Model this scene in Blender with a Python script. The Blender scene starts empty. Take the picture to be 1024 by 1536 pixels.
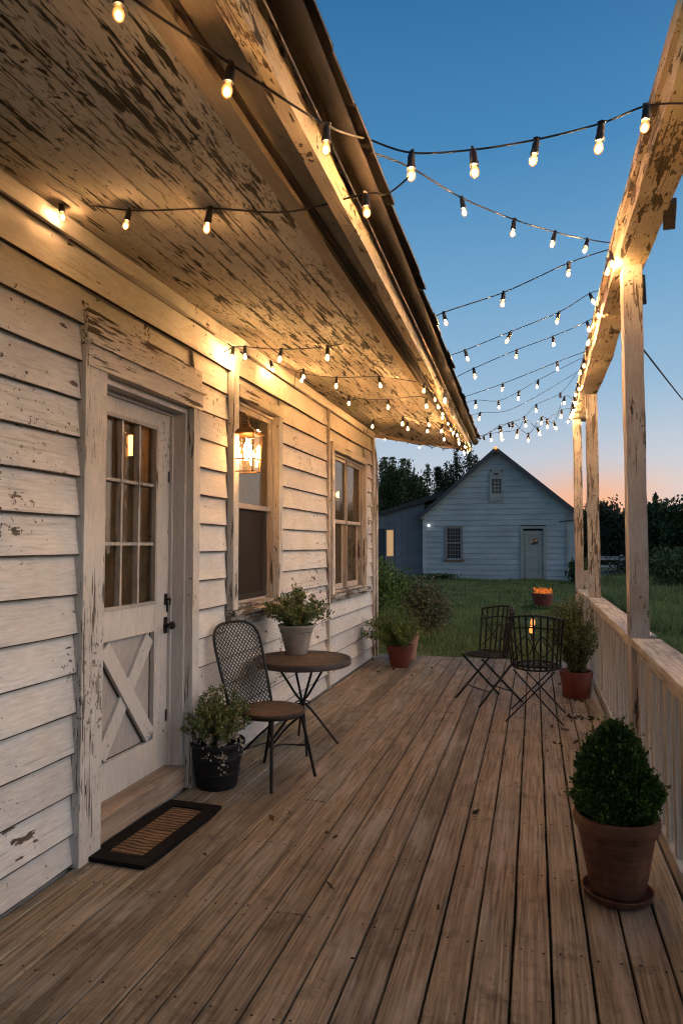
import bpy, bmesh, math, random
import numpy as np
from mathutils import Vector, Matrix, noise as mnoise

random.seed(7); RNG = np.random.default_rng(11)
SC = bpy.context.scene
COL = SC.collection
R = math.radians

# ------------------------------------------------------------------ camera
F = 1024.0
YAW = math.atan(288/F); PITCH = math.atan(50/F)
CAM = Vector((0, 0, 1.5))
fwd = Vector((-math.sin(YAW)*math.cos(PITCH), math.cos(YAW)*math.cos(PITCH), math.sin(PITCH)))
rgt = Vector((math.cos(YAW), math.sin(YAW), 0))
upv = rgt.cross(fwd)
cam_d = bpy.data.cameras.new('camera'); cam = bpy.data.objects.new('camera', cam_d); COL.objects.link(cam)
cam.matrix_world = Matrix.Translation(CAM) @ Matrix((rgt, upv, -fwd)).transposed().to_4x4()
cam_d.sensor_fit = 'VERTICAL'; cam_d.sensor_height = 36; cam_d.lens = 24
cam_d.clip_start = .05; cam_d.clip_end = 2000
SC.camera = cam

def at(px, py, Y=None, X=None, Z=None):
    """measured point of the photograph laid on a world plane"""
    d = fwd + rgt*((px-512)/F) + upv*((768-py)/F)
    if Y is not None: t = Y/d.y
    elif X is not None: t = X/d.x
    else: t = (Z-1.5)/d.z
    return CAM + d*t
SZ0, SSL = 3.04, -.205                # soffit height at the wall and its fall
def soffit_z(x): return SZ0 + (x+2.11)*SSL
def at_soffit(px, py, drop=0):
    d = fwd + rgt*((px-512)/F) + upv*((768-py)/F)
    # 1.5 + d.z t = SZ0 - drop + (d.x t + 2.11)*SSL
    t = (SZ0-drop+2.11*SSL-1.5)/(d.z-SSL*d.x)
    return CAM + d*t

# ------------------------------------------------------------------ mesh builder
class MB:
    def __init__(s): s.v=[]; s.f=[]
    def add(s, vs, fs):
        o=len(s.v); s.v += [tuple(p) for p in vs]; s.f += [tuple(i+o for i in q) for q in fs]; return s
    def box(s, x0,x1,y0,y1,z0,z1):
        return s.add([(x0,y0,z0),(x1,y0,z0),(x1,y1,z0),(x0,y1,z0),(x0,y0,z1),(x1,y0,z1),(x1,y1,z1),(x0,y1,z1)],
          [(0,3,2,1),(4,5,6,7),(0,1,5,4),(1,2,6,5),(2,3,7,6),(3,0,4,7)])
    def bar(s, a, b, w, h, up=(0,0,1), seg=1, rough=0, taper=1.0):
        """box beam from a to b, w across, h along up, with optional rough hewn edges"""
        a=Vector(a); b=Vector(b); d=(b-a); L=d.length; d.normalize()
        up=Vector(up); sd=d.cross(up)
        if sd.length<1e-4: sd=d.cross(Vector((1,0,0)))
        sd.normalize(); u=sd.cross(d)
        vs=[]; fs=[]
        ph=random.random()*50
        for i in range(seg+1):
            t=i/seg; c=a.lerp(b,t); k=1+(taper-1)*t
            for j,(p,q) in enumerate(((-1,-1),(1,-1),(1,1),(-1,1))):
                n1=n2=0
                if rough:
                    n1=mnoise.noise(Vector((t*L*3+ph,j*7.3,0)))*rough+mnoise.noise(Vector((t*L*14+ph,j*7.3,5)))*rough*.5
                    n2=mnoise.noise(Vector((t*L*3+ph,j*7.3,9)))*rough+mnoise.noise(Vector((t*L*14+ph,j*7.3,15)))*rough*.5
                vs.append(c+sd*(p*w/2*k+n1)+u*(q*h/2*k+n2))
        for i in range(seg):
            o=i*4
            for j in range(4):
                k=(j+1)%4; fs.append((o+j,o+4+j,o+4+k,o+k))
        fs.append((0,1,2,3)); o=seg*4; fs.append((o+3,o+2,o+1,o))
        return s.add(vs,fs)
    def tube(s, pts, r, n=8, r1=None, cap=True):
        pts=[Vector(p) for p in pts]; r1=r if r1 is None else r1
        vs=[];fs=[]; m=len(pts); prev=None
        for i,p in enumerate(pts):
            d=(pts[min(i+1,m-1)]-pts[max(i-1,0)])
            if d.length<1e-9: d=Vector((0,0,1))
            d.normalize()
            if prev is None: a=d.orthogonal().normalized()
            else:
                a=prev-d*prev.dot(d); a = a.normalized() if a.length>1e-6 else d.orthogonal().normalized()
            prev=a; b=d.cross(a); rr=r+(r1-r)*i/max(m-1,1)
            for j in range(n):
                t=2*math.pi*j/n; vs.append(p+a*math.cos(t)*rr+b*math.sin(t)*rr)
        for i in range(m-1):
            for j in range(n):
                k=(j+1)%n; fs.append((i*n+j,i*n+k,(i+1)*n+k,(i+1)*n+j))
        if cap: fs.append(tuple(range(n))[::-1]); fs.append(tuple(range((m-1)*n,m*n)))
        return s.add(vs,fs)
    def lathe(s, prof, c=(0,0,0), n=40, wob=0, rs=1):
        prof=[(r*rs,z) for r,z in prof]
        vs=[];fs=[];m=len(prof)
        for (r,z) in prof:
            for j in range(n):
                t=2*math.pi*j/n; k=1+wob*math.sin(3*t+z*20)
                vs.append((c[0]+r*k*math.cos(t),c[1]+r*k*math.sin(t),c[2]+z))
        for i in range(m-1):
            for j in range(n):
                k=(j+1)%n; fs.append((i*n+j,i*n+k,(i+1)*n+k,(i+1)*n+j))
        if prof[0][0]>1e-4: fs.append(tuple(range(n))[::-1])
        if prof[-1][0]>1e-4: fs.append(tuple(range((m-1)*n,m*n)))
        return s.add(vs,fs)
    def build(s, name, mat, parent=None, smooth=False, bevel=0, world=True, **props):
        me=bpy.data.meshes.new(name)
        vs=s.v
        if parent is not None and world:
            o=parent
            off=Vector((0,0,0))
            while o is not None: off+=Vector(o.location); o=o.parent
            vs=[(a-off.x,b-off.y,c-off.z) for a,b,c in vs]
        me.from_pydata(vs,[],s.f)
        bm=bmesh.new(); bm.from_mesh(me)
        bmesh.ops.remove_doubles(bm, verts=bm.verts, dist=1e-6)
        bmesh.ops.recalc_face_normals(bm, faces=bm.faces)
        if bevel:
            ed=[e for e in bm.edges if len(e.link_faces)==2 and e.calc_face_angle(0)>.6]
            bmesh.ops.bevel(bm, geom=ed, offset=bevel, segments=2, affect='EDGES', profile=.6, clamp_overlap=True)
        if smooth:
            for f in bm.faces: f.smooth=True
            for e in bm.edges:
                if len(e.link_faces)==2 and e.calc_face_angle(0)>R(40): e.smooth=False
        bm.to_mesh(me); bm.free()
        ob=bpy.data.objects.new(name,me); COL.objects.link(ob)
        if mat: me.materials.append(mat)
        ob.parent=parent
        for k,v in props.items(): ob[k]=v
        return ob

def tag(o, label=None, cat=None, group=None, kind=None):
    if label: o['label']=label
    if cat: o['category']=cat
    if group: o['group']=group
    if kind: o['kind']=kind
    return o
def empty(name, loc=(0,0,0), rz=0, **k):
    o=bpy.data.objects.new(name,None); COL.objects.link(o); o.location=loc; o.rotation_euler=(0,0,rz)
    o.empty_display_size=.1
    return tag(o,**k)
def copy_tree(o, parent=None, depth=0):
    c=o.copy(); COL.objects.link(c); c.parent=parent
    for ch in [x for x in bpy.data.objects if x.parent==o]: copy_tree(ch,c,depth+1)
    return c

# ------------------------------------------------------------------ materials
def new_mat(name):
    m=bpy.data.materials.new(name); m.use_nodes=True
    nt=m.node_tree; b=nt.nodes['Principled BSDF']; return m,nt,b
class G:
    def __init__(s,nt): s.nt=nt
    def n(s,t,**kw):
        x=s.nt.nodes.new(t)
        for k,v in kw.items(): setattr(x,k,v)
        return x
    def l(s,a,b): s.nt.links.new(a,b)
    def coord(s,scale=(1,1,1),loc=(0,0,0),rot=(0,0,0),kind='Object'):
        tc=s.n('ShaderNodeTexCoord'); mp=s.n('ShaderNodeMapping')
        mp.inputs['Scale'].default_value=scale; mp.inputs['Location'].default_value=loc; mp.inputs['Rotation'].default_value=rot
        s.l(tc.outputs[kind],mp.inputs[0]); return mp.outputs[0]
    def noise(s,vec,scale,detail=6,rough=.55,dist=0):
        x=s.n('ShaderNodeTexNoise'); s.l(vec,x.inputs['Vector'])
        x.inputs['Scale'].default_value=scale; x.inputs['Detail'].default_value=detail
        x.inputs['Roughness'].default_value=rough; x.inputs['Distortion'].default_value=dist
        return x.outputs['Fac']
    def ramp(s,fac,stops):
        x=s.n('ShaderNodeValToRGB'); cr=x.color_ramp
        while len(cr.elements)<len(stops): cr.elements.new(.5)
        for e,(p,c) in zip(cr.elements,stops):
            e.position=p; e.color=(c,c,c,1) if isinstance(c,(int,float)) else (*c,1)
        s.l(fac,x.inputs[0]); return x.outputs[0]
    def math(s,op,a,b=None,clamp=False):
        x=s.n('ShaderNodeMath',operation=op); x.use_clamp=clamp
        for i,v in enumerate((a,b)):
            if v is None: continue
            if isinstance(v,(int,float)): x.inputs[i].default_value=v
            else: s.l(v,x.inputs[i])
        return x.outputs[0]
    def mix(s,fac,a,b,mode='MIX'):
        x=s.n('ShaderNodeMix',data_type='RGBA',blend_type=mode)
        for key,v in (('Factor',fac),('A',a),('B',b)):
            i=[q for q in x.inputs if q.name==key and (q.type=='RGBA' if key!='Factor' else q.type=='VALUE')][0]
            if isinstance(v,(int,float)): i.default_value=v if key=='Factor' else (v,v,v,1)
            elif isinstance(v,tuple): i.default_value=(*v,1)
            else: s.l(v,i)
        return [q for q in x.outputs if q.type=='RGBA'][0]
    def bump(s,h,strength=.3,dist=.01,prev=None):
        x=s.n('ShaderNodeBump'); x.inputs['Strength'].default_value=strength; x.inputs['Distance'].default_value=dist
        s.l(h,x.inputs['Height'])
        if prev: s.l(prev,x.inputs['Normal'])
        return x.outputs[0]

def stretch(axis,a,b):      # long grain along axis
    return tuple(a if k==axis else b for k in 'XYZ')

def painted_wood(name, paint=(.66,.63,.57), wood=(.16,.115,.08), axis='Y', peel=.5, width=.02, sc=9, streak=.12, patch=.7, dirt=.35, crack=.5, fleck=.0, pm=.45):
    """old paint over boards: ragged chips stretched along the grain, gathered in patches, fine cracks, flecks, grime"""
    m,nt,b=new_mat(name); g=G(nt)
    v=g.coord(stretch(axis,streak,1.0)); vv=g.coord((1,1,1))
    n2=g.noise(vv,patch,3,.5); mod=g.math('SUBTRACT',n2,.5)
    n1=g.noise(v,sc,8,.58,.1)
    m1=g.math('ADD',n1,g.math('MULTIPLY',mod,pm))
    big=g.ramp(m1,[(peel,0),(peel+width,1)])                               # 1 = paint gone
    nb=g.noise(g.coord(stretch(axis,streak*1.6,1.0),loc=(11,3,2)),sc*3.2,5,.6,.2)
    small=g.ramp(g.math('ADD',nb,g.math('MULTIPLY',mod,pm*1.1)),[(peel+.03,0),(peel+.03+width,1)])
    fine=g.noise(g.coord(stretch(axis,.03,1.0),loc=(3,5,7)),70,5,.6)
    cr=g.ramp(g.math('ADD',fine,g.math('MULTIPLY',mod,.5)),[(.62,0),(.67,1)])
    mask=g.math('MAXIMUM',g.math('MAXIMUM',big,g.math('MULTIPLY',small,.9)),g.math('MULTIPLY',cr,crack),True)
    if fleck:
        f1=g.noise(g.coord((1,1,1),loc=(7,7,7)),30,4,.6); f2=g.noise(g.coord((1,1,1),loc=(1,9,4)),2.1,3,.5)
        mask=g.math('MAXIMUM',mask,g.math('MULTIPLY',g.ramp(g.math('ADD',f1,g.math('MULTIPLY',g.math('SUBTRACT',f2,.5),.6)),[(.70,0),(.73,1)]),fleck),True)
    grime=g.noise(vv,2.3,6,.6)
    fineg=g.noise(g.coord(stretch(axis,.12,1.0)),90,4,.6)
    rnd=g.n('ShaderNodeNewGeometry').outputs['Random Per Island']
    pc=g.mix(g.math('MULTIPLY',g.ramp(grime,[(.35,1),(.62,0)]),dirt),paint,(paint[0]*.66,paint[1]*.57,paint[2]*.46))
    pc=g.mix(1.0,pc,g.ramp(fineg,[(.3,.78),(.65,1)]),'MULTIPLY')
    pc=g.mix(1.0,pc,g.ramp(rnd,[(0,.84),(1,1)]),'MULTIPLY')
    wc=g.mix(g.ramp(fine,[(.35,0),(.65,1)]),tuple(c*.6 for c in wood),tuple(min(1,c*1.1) for c in wood))
    g.l(g.mix(mask,pc,wc),b.inputs['Base Color'])
    b.inputs['Roughness'].default_value=.8; b.inputs['Specular IOR Level'].default_value=.2
    h=g.math('ADD',g.math('MULTIPLY',mask,-1.0),g.math('MULTIPLY',fine,.3))
    g.l(g.bump(h,.4,.003),b.inputs['Normal'])
    return m

def plain(name,c,rough=.6,metal=0,var=.15,scale=12,bump=.15,spec=.5):
    m,nt,b=new_mat(name); g=G(nt); v=g.coord()
    n=g.noise(v,scale,6,.6)
    g.l(g.mix(1.0,c,g.ramp(n,[(.3,1-var),(.7,1+0*var)]),'MULTIPLY'),b.inputs['Base Color'])
    b.inputs['Roughness'].default_value=rough; b.inputs['Metallic'].default_value=metal
    b.inputs['Specular IOR Level'].default_value=spec
    if bump: g.l(g.bump(g.noise(v,scale*6,4,.6),bump,.003),b.inputs['Normal'])
    return m

def deck_wood():
    m,nt,b=new_mat('deck_wood'); g=G(nt)
    oi=g.n('ShaderNodeObjectInfo').outputs['Random']
    tc=g.n('ShaderNodeTexCoord')
    off=g.n('ShaderNodeCombineXYZ'); g.l(g.math('MULTIPLY',oi,13),off.inputs[0]); g.l(g.math('MULTIPLY',oi,57),off.inputs[1]); g.l(g.math('MULTIPLY',oi,31),off.inputs[2])
    va=g.n('ShaderNodeVectorMath',operation='ADD'); g.l(tc.outputs['Object'],va.inputs[0]); g.l(off.outputs[0],va.inputs[1])
    def mp(s):
        x=g.n('ShaderNodeMapping'); x.inputs['Scale'].default_value=s; g.l(va.outputs[0],x.inputs[0]); return x.outputs[0]
    grain=g.noise(mp((1,.035,1)),75,5,.6,.3)
    grain2=g.noise(mp((1,.02,1)),170,3,.6)
    wave=g.n('ShaderNodeTexWave',wave_type='BANDS',bands_direction='X'); g.l(mp((1,.05,1)),wave.inputs[0])
    wave.inputs['Scale'].default_value=14; wave.inputs['Distortion'].default_value=9; wave.inputs['Detail'].default_value=4; wave.inputs['Detail Scale'].default_value=1.4
    streak=g.noise(mp((1,.12,1)),10,8,.65)
    patch=g.noise(g.coord(),1.1,5,.6); patch2=g.noise(g.coord(loc=(9,3,1)),6,8,.7)
    mixg=g.math('ADD',g.math('MULTIPLY',grain,.66),g.math('MULTIPLY',wave.outputs['Fac'],.07))
    mixg=g.math('ADD',mixg,g.math('MULTIPLY',grain2,.27))
    base=g.ramp(mixg,[(.31,(.060,.048,.035)),(.44,(.175,.148,.112)),(.56,(.275,.240,.187)),(.72,(.41,.37,.30))])
    board=g.ramp(oi,[(0,(.56,.55,.53)),(.3,(.80,.76,.70)),(.6,(1.0,.93,.84)),(1,(.92,.94,.93))])
    c=g.mix(1.0,base,board,'MULTIPLY')
    worn=g.ramp(g.math('ADD',streak,g.math('MULTIPLY',g.math('SUBTRACT',patch,.5),.6)),[(.52,0),(.66,1)])
    c=g.mix(g.math('MULTIPLY',worn,.5),c,(.36,.335,.30))
    dk=g.ramp(g.math('ADD',patch2,g.math('MULTIPLY',g.math('SUBTRACT',patch,.5),-.5)),[(.55,0),(.72,1)])
    c=g.mix(g.math('MULTIPLY',dk,.65),c,(.06,.048,.036))
    fl=g.noise(g.coord(loc=(2,8,4)),38,3,.6); spot=g.ramp(fl,[(.66,0),(.69,1)])
    c=g.mix(g.math('MULTIPLY',spot,.6),c,(.035,.025,.02))
    g.l(c,b.inputs['Base Color'])
    b.inputs['Roughness'].default_value=.74; b.inputs['Specular IOR Level'].default_value=.22
    h=g.math('ADD',mixg,g.math('MULTIPLY',dk,-.25))
    g.l(g.bump(h,.75,.006),b.inputs['Normal'])
    return m

def bare_wood(name,c1=(.10,.07,.05),c2=(.36,.29,.23),axis='Z',sc=40,spots=.5,dark=(.06,.045,.035)):
    m,nt,b=new_mat(name); g=G(nt)
    v=g.coord(stretch(axis,.05,1.0)); gr=g.noise(v,sc,7,.62,.3)
    bl=g.noise(g.coord(),7,8,.68); big=g.noise(g.coord(),1.6,4,.55)
    c=g.ramp(gr,[(.28,c1),(.62,c2),(.8,tuple(min(1,x*1.15) for x in c2))])
    c=g.mix(g.math('MULTIPLY',g.ramp(g.math('ADD',bl,g.math('MULTIPLY',g.math('SUBTRACT',big,.5),.5)),[(.53,0),(.66,1)]),spots),c,dark)
    g.l(c,b.inputs['Base Color']); b.inputs['Roughness'].default_value=.75
    g.l(g.bump(g.math('ADD',gr,g.math('MULTIPLY',bl,-.5)),.6,.005),b.inputs['Normal'])
    return m

def leaf_mat(name,c1,c2,c3=None,trans=.25,patch=0):
    m,nt,b=new_mat(name); g=G(nt)
    rnd=g.n('ShaderNodeNewGeometry').outputs['Random Per Island']
    st=[(0,c1),(.8,c2)]
    if c3: st+= [(.97,c3)]
    c=g.ramp(rnd,st)
    if patch: c=g.mix(1.0,c,g.ramp(g.noise(g.coord(),.8,5,.65),[(.35,(.55,.60,.5)),(.55,(1,1,1)),(.7,(1.3,1.15,.85))]),'MULTIPLY')
    g.l(c,b.inputs['Base Color']); b.inputs['Roughness'].default_value=.55; b.inputs['Specular IOR Level'].default_value=.3
    tr=g.n('ShaderNodeBsdfTranslucent'); g.l(c,tr.inputs[0])
    mx=g.n('ShaderNodeMixShader'); mx.inputs[0].default_value=trans
    g.l(b.outputs[0],mx.inputs[1]); g.l(tr.outputs[0],mx.inputs[2])
    g.l(mx.outputs[0],nt.nodes['Material Output'].inputs[0]); return m

def glass_mat(name,tint=(.9,.9,.85),refl=.22,rough=.02):
    m,nt,b=new_mat(name); g=G(nt)
    gl=g.n('ShaderNodeBsdfGlossy'); gl.inputs['Roughness'].default_value=rough
    tr=g.n('ShaderNodeBsdfTransparent'); tr.inputs[0].default_value=(*tint,1)
    fr=g.n('ShaderNodeFresnel'); fr.inputs[0].default_value=1.5
    f=g.math('ADD',g.math('MULTIPLY',fr.outputs[0],.75),refl,True)
    vv=g.noise(g.coord(),5,3,.5)
    g.l(g.bump(vv,.25,.01),gl.inputs['Normal'])
    dirt=g.n('ShaderNodeBsdfDiffuse'); dirt.inputs[0].default_value=(.35,.3,.22,1)
    mx=g.n('ShaderNodeMixShader'); g.l(f,mx.inputs[0]); g.l(tr.outputs[0],mx.inputs[1]); g.l(gl.outputs[0],mx.inputs[2])
    m2=g.n('ShaderNodeMixShader'); g.l(g.ramp(g.noise(g.coord(),9,8,.7),[(.4,.02),(.75,.16)]),m2.inputs[0]); g.l(mx.outputs[0],m2.inputs[1]); g.l(dirt.outputs[0],m2.inputs[2])
    g.l(m2.outputs[0],nt.nodes['Material Output'].inputs[0]); return m

def emit(name,c,s):
    m,nt,b=new_mat(name); b.inputs['Base Color'].default_value=(.8,.6,.3,1)
    b.inputs['Emission Color'].default_value=(*c,1); b.inputs['Emission Strength'].default_value=s; return m

M={}
M['siding']=painted_wood('siding_paint',(.69,.68,.665),(.13,.10,.075),'Y',peel=.69,sc=18,streak=.33,patch=.8,dirt=.3,crack=.3,fleck=1,pm=.6)
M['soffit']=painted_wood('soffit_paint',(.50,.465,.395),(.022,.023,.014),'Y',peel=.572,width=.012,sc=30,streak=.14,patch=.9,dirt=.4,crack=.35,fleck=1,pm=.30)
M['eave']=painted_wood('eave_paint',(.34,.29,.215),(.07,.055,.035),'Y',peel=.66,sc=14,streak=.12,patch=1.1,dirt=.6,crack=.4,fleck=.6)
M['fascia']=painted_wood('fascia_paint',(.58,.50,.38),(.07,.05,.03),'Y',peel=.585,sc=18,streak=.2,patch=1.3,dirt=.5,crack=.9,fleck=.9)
M['trim_v']=painted_wood('trim_paint_vertical',(.60,.585,.565),(.10,.08,.065),'Z',peel=.625,sc=34,streak=.09,patch=1.4,dirt=.35,crack=1,fleck=.8)
M['trim_h']=painted_wood('trim_paint_level',(.60,.58,.55),(.08,.062,.048),'Y',peel=.60,sc=34,streak=.06,patch=1.6,dirt=.4,crack=1,fleck=.8)
M['door']=painted_wood('door_paint',(.60,.58,.565),(.15,.12,.09),'Z',peel=.74,sc=16,streak=.2,patch=1.0,dirt=.25,crack=.3,fleck=.8)
M['door_panel']=painted_wood('door_panel_shaded',(.44,.42,.415),(.15,.12,.09),'Z',peel=.72,sc=16,streak=.2,patch=1.0,dirt=.4,crack=.4,fleck=.8)  # greyer copy of the door paint, recess shade put into the colour
M['sash']=painted_wood('sash_paint',(.50,.46,.42),(.10,.075,.055),'Z',peel=.65,sc=30,streak=.1,patch=2,dirt=.5,crack=.9)
M['sill']=painted_wood('sill_paint',(.45,.42,.38),(.09,.068,.05),'Y',peel=.55,sc=30,streak=.12,patch=2,dirt=.5,crack=.9)
M['post_paint']=painted_wood('post_paint',(.50,.475,.44),(.115,.095,.075),'Z',peel=.625,sc=24,streak=.12,patch=1.6,dirt=.75,crack=1,fleck=1,pm=.45)
M['beam_paint']=painted_wood('beam_paint',(.52,.46,.37),(.075,.058,.038),'Y',peel=.60,sc=22,streak=.25,patch=1.3,dirt=.8,crack=1,fleck=1,pm=.45)
M['deck']=deck_wood()
M['post']=bare_wood('post_wood',(.14,.115,.10),(.42,.375,.34),'Z',30,.75,(.12,.09,.07))
M['beam']=bare_wood('beam_wood',(.12,.09,.06),(.44,.35,.25),'Y',30,1.0,(.07,.052,.034))
M['rail']=bare_wood('rail_wood',(.16,.135,.105),(.54,.50,.43),'Y',40,.45)
M['baluster']=bare_wood('baluster_wood',(.25,.22,.18),(.56,.53,.465),'Z',30,.3)
M['gutter']=plain('gutter_metal',(.034,.028,.023),.9,0,.5,7,.3,.1)
M['shingle']=plain('roof_shingle',(.055,.045,.04),.9,0,.5,20,.6)
M['step']=bare_wood('step_wood',(.15,.105,.075),(.38,.29,.22),'Y',30,.3)
M['black_metal']=plain('black_metal',(.018,.016,.015),.42,.6,.4,25,.2)
M['rust_metal']=plain('rusty_iron',(.022,.018,.017),.6,.4,.6,30,.4)
M['mesh_metal']=plain('mesh_metal',(.05,.042,.034),.5,.6,.4,30,.3)
M['table_wood']=bare_wood('table_wood',(.018,.012,.009),(.075,.045,.029),'Y',26,.6,(.015,.01,.008))
M['table_rim']=plain('table_rim',(.045,.032,.027),.6,0,.4,15,.3)
M['seat_wood']=bare_wood('seat_wood',(.022,.014,.011),(.085,.052,.038),'X',26,.4,(.02,.012,.01))
M['zinc']=plain('zinc_pot',(.36,.33,.29),.6,.1,.35,9,.2)
M['black_plastic']=plain('black_pot',(.010,.010,.012),.6,0,.4,8,.2,.3)
M['soil']=plain('soil',(.03,.02,.014),.95,0,.6,40,.8)
M['terra']=plain('terracotta',(.155,.066,.040),.8,0,.4,7,.25)
def terracotta(name,c):
    m,nt,b=new_mat(name); g=G(nt); v=g.coord(); ring=g.noise(g.coord((.3,.3,9)),7,4,.6); bl=g.noise(v,6,8,.68); lime=g.noise(g.coord((1,1,.6),loc=(4,4,4)),4,8,.7)
    cc=g.mix(1.0,c,g.ramp(ring,[(.3,.68),(.7,1.1)]),'MULTIPLY'); cc=g.mix(1.0,cc,g.ramp(bl,[(.3,.55),(.65,1.1)]),'MULTIPLY')
    cc=g.mix(g.ramp(lime,[(.55,0),(.75,.35)]),cc,(.32,.25,.20))
    g.l(cc,b.inputs['Base Color']); b.inputs['Roughness'].default_value=.82; b.inputs['Specular IOR Level'].default_value=.25
    g.l(g.bump(g.math('ADD',ring,bl),.35,.006),b.inputs['Normal']); return m
M['terra']=terracotta('terracotta_pot',(.17,.075,.046))
M['terra_red']=plain('red_terracotta',(.16,.036,.025),.7,0,.35,7,.2)
M['terra_pale']=plain('pale_terracotta',(.42,.22,.15),.75,0,.3,7,.2)
M['rubber']=plain('rubber_mat',(.005,.005,.007),.8,0,.4,40,.6,.15)
def filament(name,c,s,edge):
    """lamp glass: white-hot filament behind, amber towards the rim of the envelope"""
    m,nt,b=new_mat(name); g=G(nt); lw=g.n('ShaderNodeLayerWeight'); lw.inputs[0].default_value=.5
    f=g.ramp(lw.outputs['Facing'],[(.06,1),(.16,0)])
    col=g.ramp(lw.outputs['Facing'],[(.08,c),(.22,(1,.62,.24)),(.6,edge)]); g.l(col,b.inputs['Emission Color']); b.inputs['Base Color'].default_value=(.8,.5,.2,1)
    st=g.math('ADD',g.math('MULTIPLY',f,s),g.ramp(lw.outputs['Facing'],[(.2,1.0),(.8,.40)]))
    st=g.math('MULTIPLY',st,1.9); g.l(st,b.inputs['Emission Strength']); return m
M['bulb_near']=filament('near_bulb_glow',(1,.50,.19),310,(1,.30,.04))
M['bulb']=filament('bulb_glow',(1,.50,.18),1300,(1,.30,.04))
M['bulb_small']=filament('fairy_glow',(1,.46,.15),850,(1,.27,.03))
M['bulb_far']=filament('pale_bulb_glow',(1,.62,.30),520,(1,.66,.34))
M['socket']=plain('bulb_socket',(.015,.012,.012),.5,0,.3,20,.1)
M['wire']=plain('cable_rubber',(.012,.010,.010),.6,0,.2,20,0)
M['dark']=plain('dark_room',(.05,.035,.022),.9,0,.2,3,0)
M['curtain']=plain('curtain_cloth',(.42,.32,.19),.9,0,.4,6,.1)
def cloth():
    m,nt,b=new_mat('curtain_cloth'); g=G(nt); n=g.noise(g.coord(),5,6,.65)
    c=g.ramp(n,[(.3,(.30,.21,.11)),(.7,(.55,.42,.26))]); g.l(c,b.inputs['Base Color']); b.inputs['Roughness'].default_value=.9
    tr=g.n('ShaderNodeBsdfTranslucent'); g.l(c,tr.inputs[0]); mx=g.n('ShaderNodeMixShader'); mx.inputs[0].default_value=.5
    g.l(b.outputs[0],mx.inputs[1]); g.l(tr.outputs[0],mx.inputs[2]); g.l(mx.outputs[0],nt.nodes['Material Output'].inputs[0]); return m
M['curtain']=cloth()
M['screen']=plain('insect_screen',(.12,.095,.075),.8,0,.25,5,.1)
M['glass']=glass_mat('window_glass',(.85,.78,.66),.05,.03)
M['glass_dim']=glass_mat('door_glass',(.85,.72,.52),.03,.05)

# ------------------------------------------------------------------ ground + far setting
GZ=-.18
def ground():
    m,nt,b=new_mat('lawn_soil'); g=G(nt); v=g.coord()
    n=g.noise(v,.35,8,.65); n2=g.noise(v,9,6,.7)
    c=g.ramp(n,[(.3,(.07,.09,.034)),(.6,(.12,.15,.06)),(.8,(.16,.165,.085))])
    g.l(g.mix(1.0,c,g.ramp(n2,[(.3,.55),(.7,1)]),'MULTIPLY'),b.inputs['Base Color']); b.inputs['Roughness'].default_value=.95
    g.l(g.bump(n2,1,.06),b.inputs['Normal'])
    mb=MB(); N=60
    xs=[-400+800*i/N for i in range(N+1)]
    S=sorted(set([-400,-200,-100,-60,-40]+[x*1.5 for x in range(-20,40)]+[70,100,150,250,600]))
    T=sorted(set([-400,-200,-100,-60,-40]+[x*1.5 for x in range(-24,25)]+[45,60,100,200,400]))
    vs=[];fs=[]
    for y in S:
        for x in T:
            h=GZ+(.05*mnoise.noise(Vector((x*.25,y*.25,0))) if y>11 or x>2 else -.03)
            vs.append((x,y,h))
    w=len(T)
    for i in range(len(S)-1):
        for j in range(w-1): fs.append((i*w+j,i*w+j+1,(i+1)*w+j+1,(i+1)*w+j))
    mb.add(vs,fs); tag(mb.build('lawn',m,smooth=True),kind='structure')
ground()

def np_mesh(name,verts,quads,mat,parent=None,tri=False):
    k=quads.shape[1]; me=bpy.data.meshes.new(name)
    me.vertices.add(len(verts)); me.vertices.foreach_set('co',verts.astype(np.float32).ravel())
    me.loops.add(quads.size); me.loops.foreach_set('vertex_index',quads.astype(np.int32).ravel())
    me.polygons.add(len(quads)); me.polygons.foreach_set('loop_start',(np.arange(len(quads))*k).astype(np.int32))
    me.polygons.foreach_set('loop_total',np.full(len(quads),k,np.int32))
    me.update(calc_edges=True); me.validate()
    o=bpy.data.objects.new(name,me); COL.objects.link(o); me.materials.append(mat)
    if parent is not None: o.parent=parent
    return o

def leaves(name,centers,size,mat,parent=None,aspect=.5,up=.3,jit=.4,dirs=None):
    """one leaf-shaped face at every centre"""
    c=np.asarray(centers,float); n=len(c)
    d=RNG.normal(size=(n,3)); d[:,2]+=up*2
    if dirs is not None: d=d*.6+dirs*1.2
    d/=np.linalg.norm(d,axis=1,keepdims=True)
    a=RNG.normal(size=(n,3)); s=np.cross(d,a); s/=np.linalg.norm(s,axis=1,keepdims=True)
    L=size*(1+jit*RNG.uniform(-1,1,n))[:,None]
    base=c-d*L*.5; tip=c+d*L*.5; l=c+s*L*aspect*.5-d*L*.05; r=c-s*L*aspect*.5-d*L*.05
    v=np.stack([base,l,tip,r],1).reshape(-1,3)
    q=np.arange(n*4).reshape(-1,4)
    return np_mesh(name,v,q,mat,parent)

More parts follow.
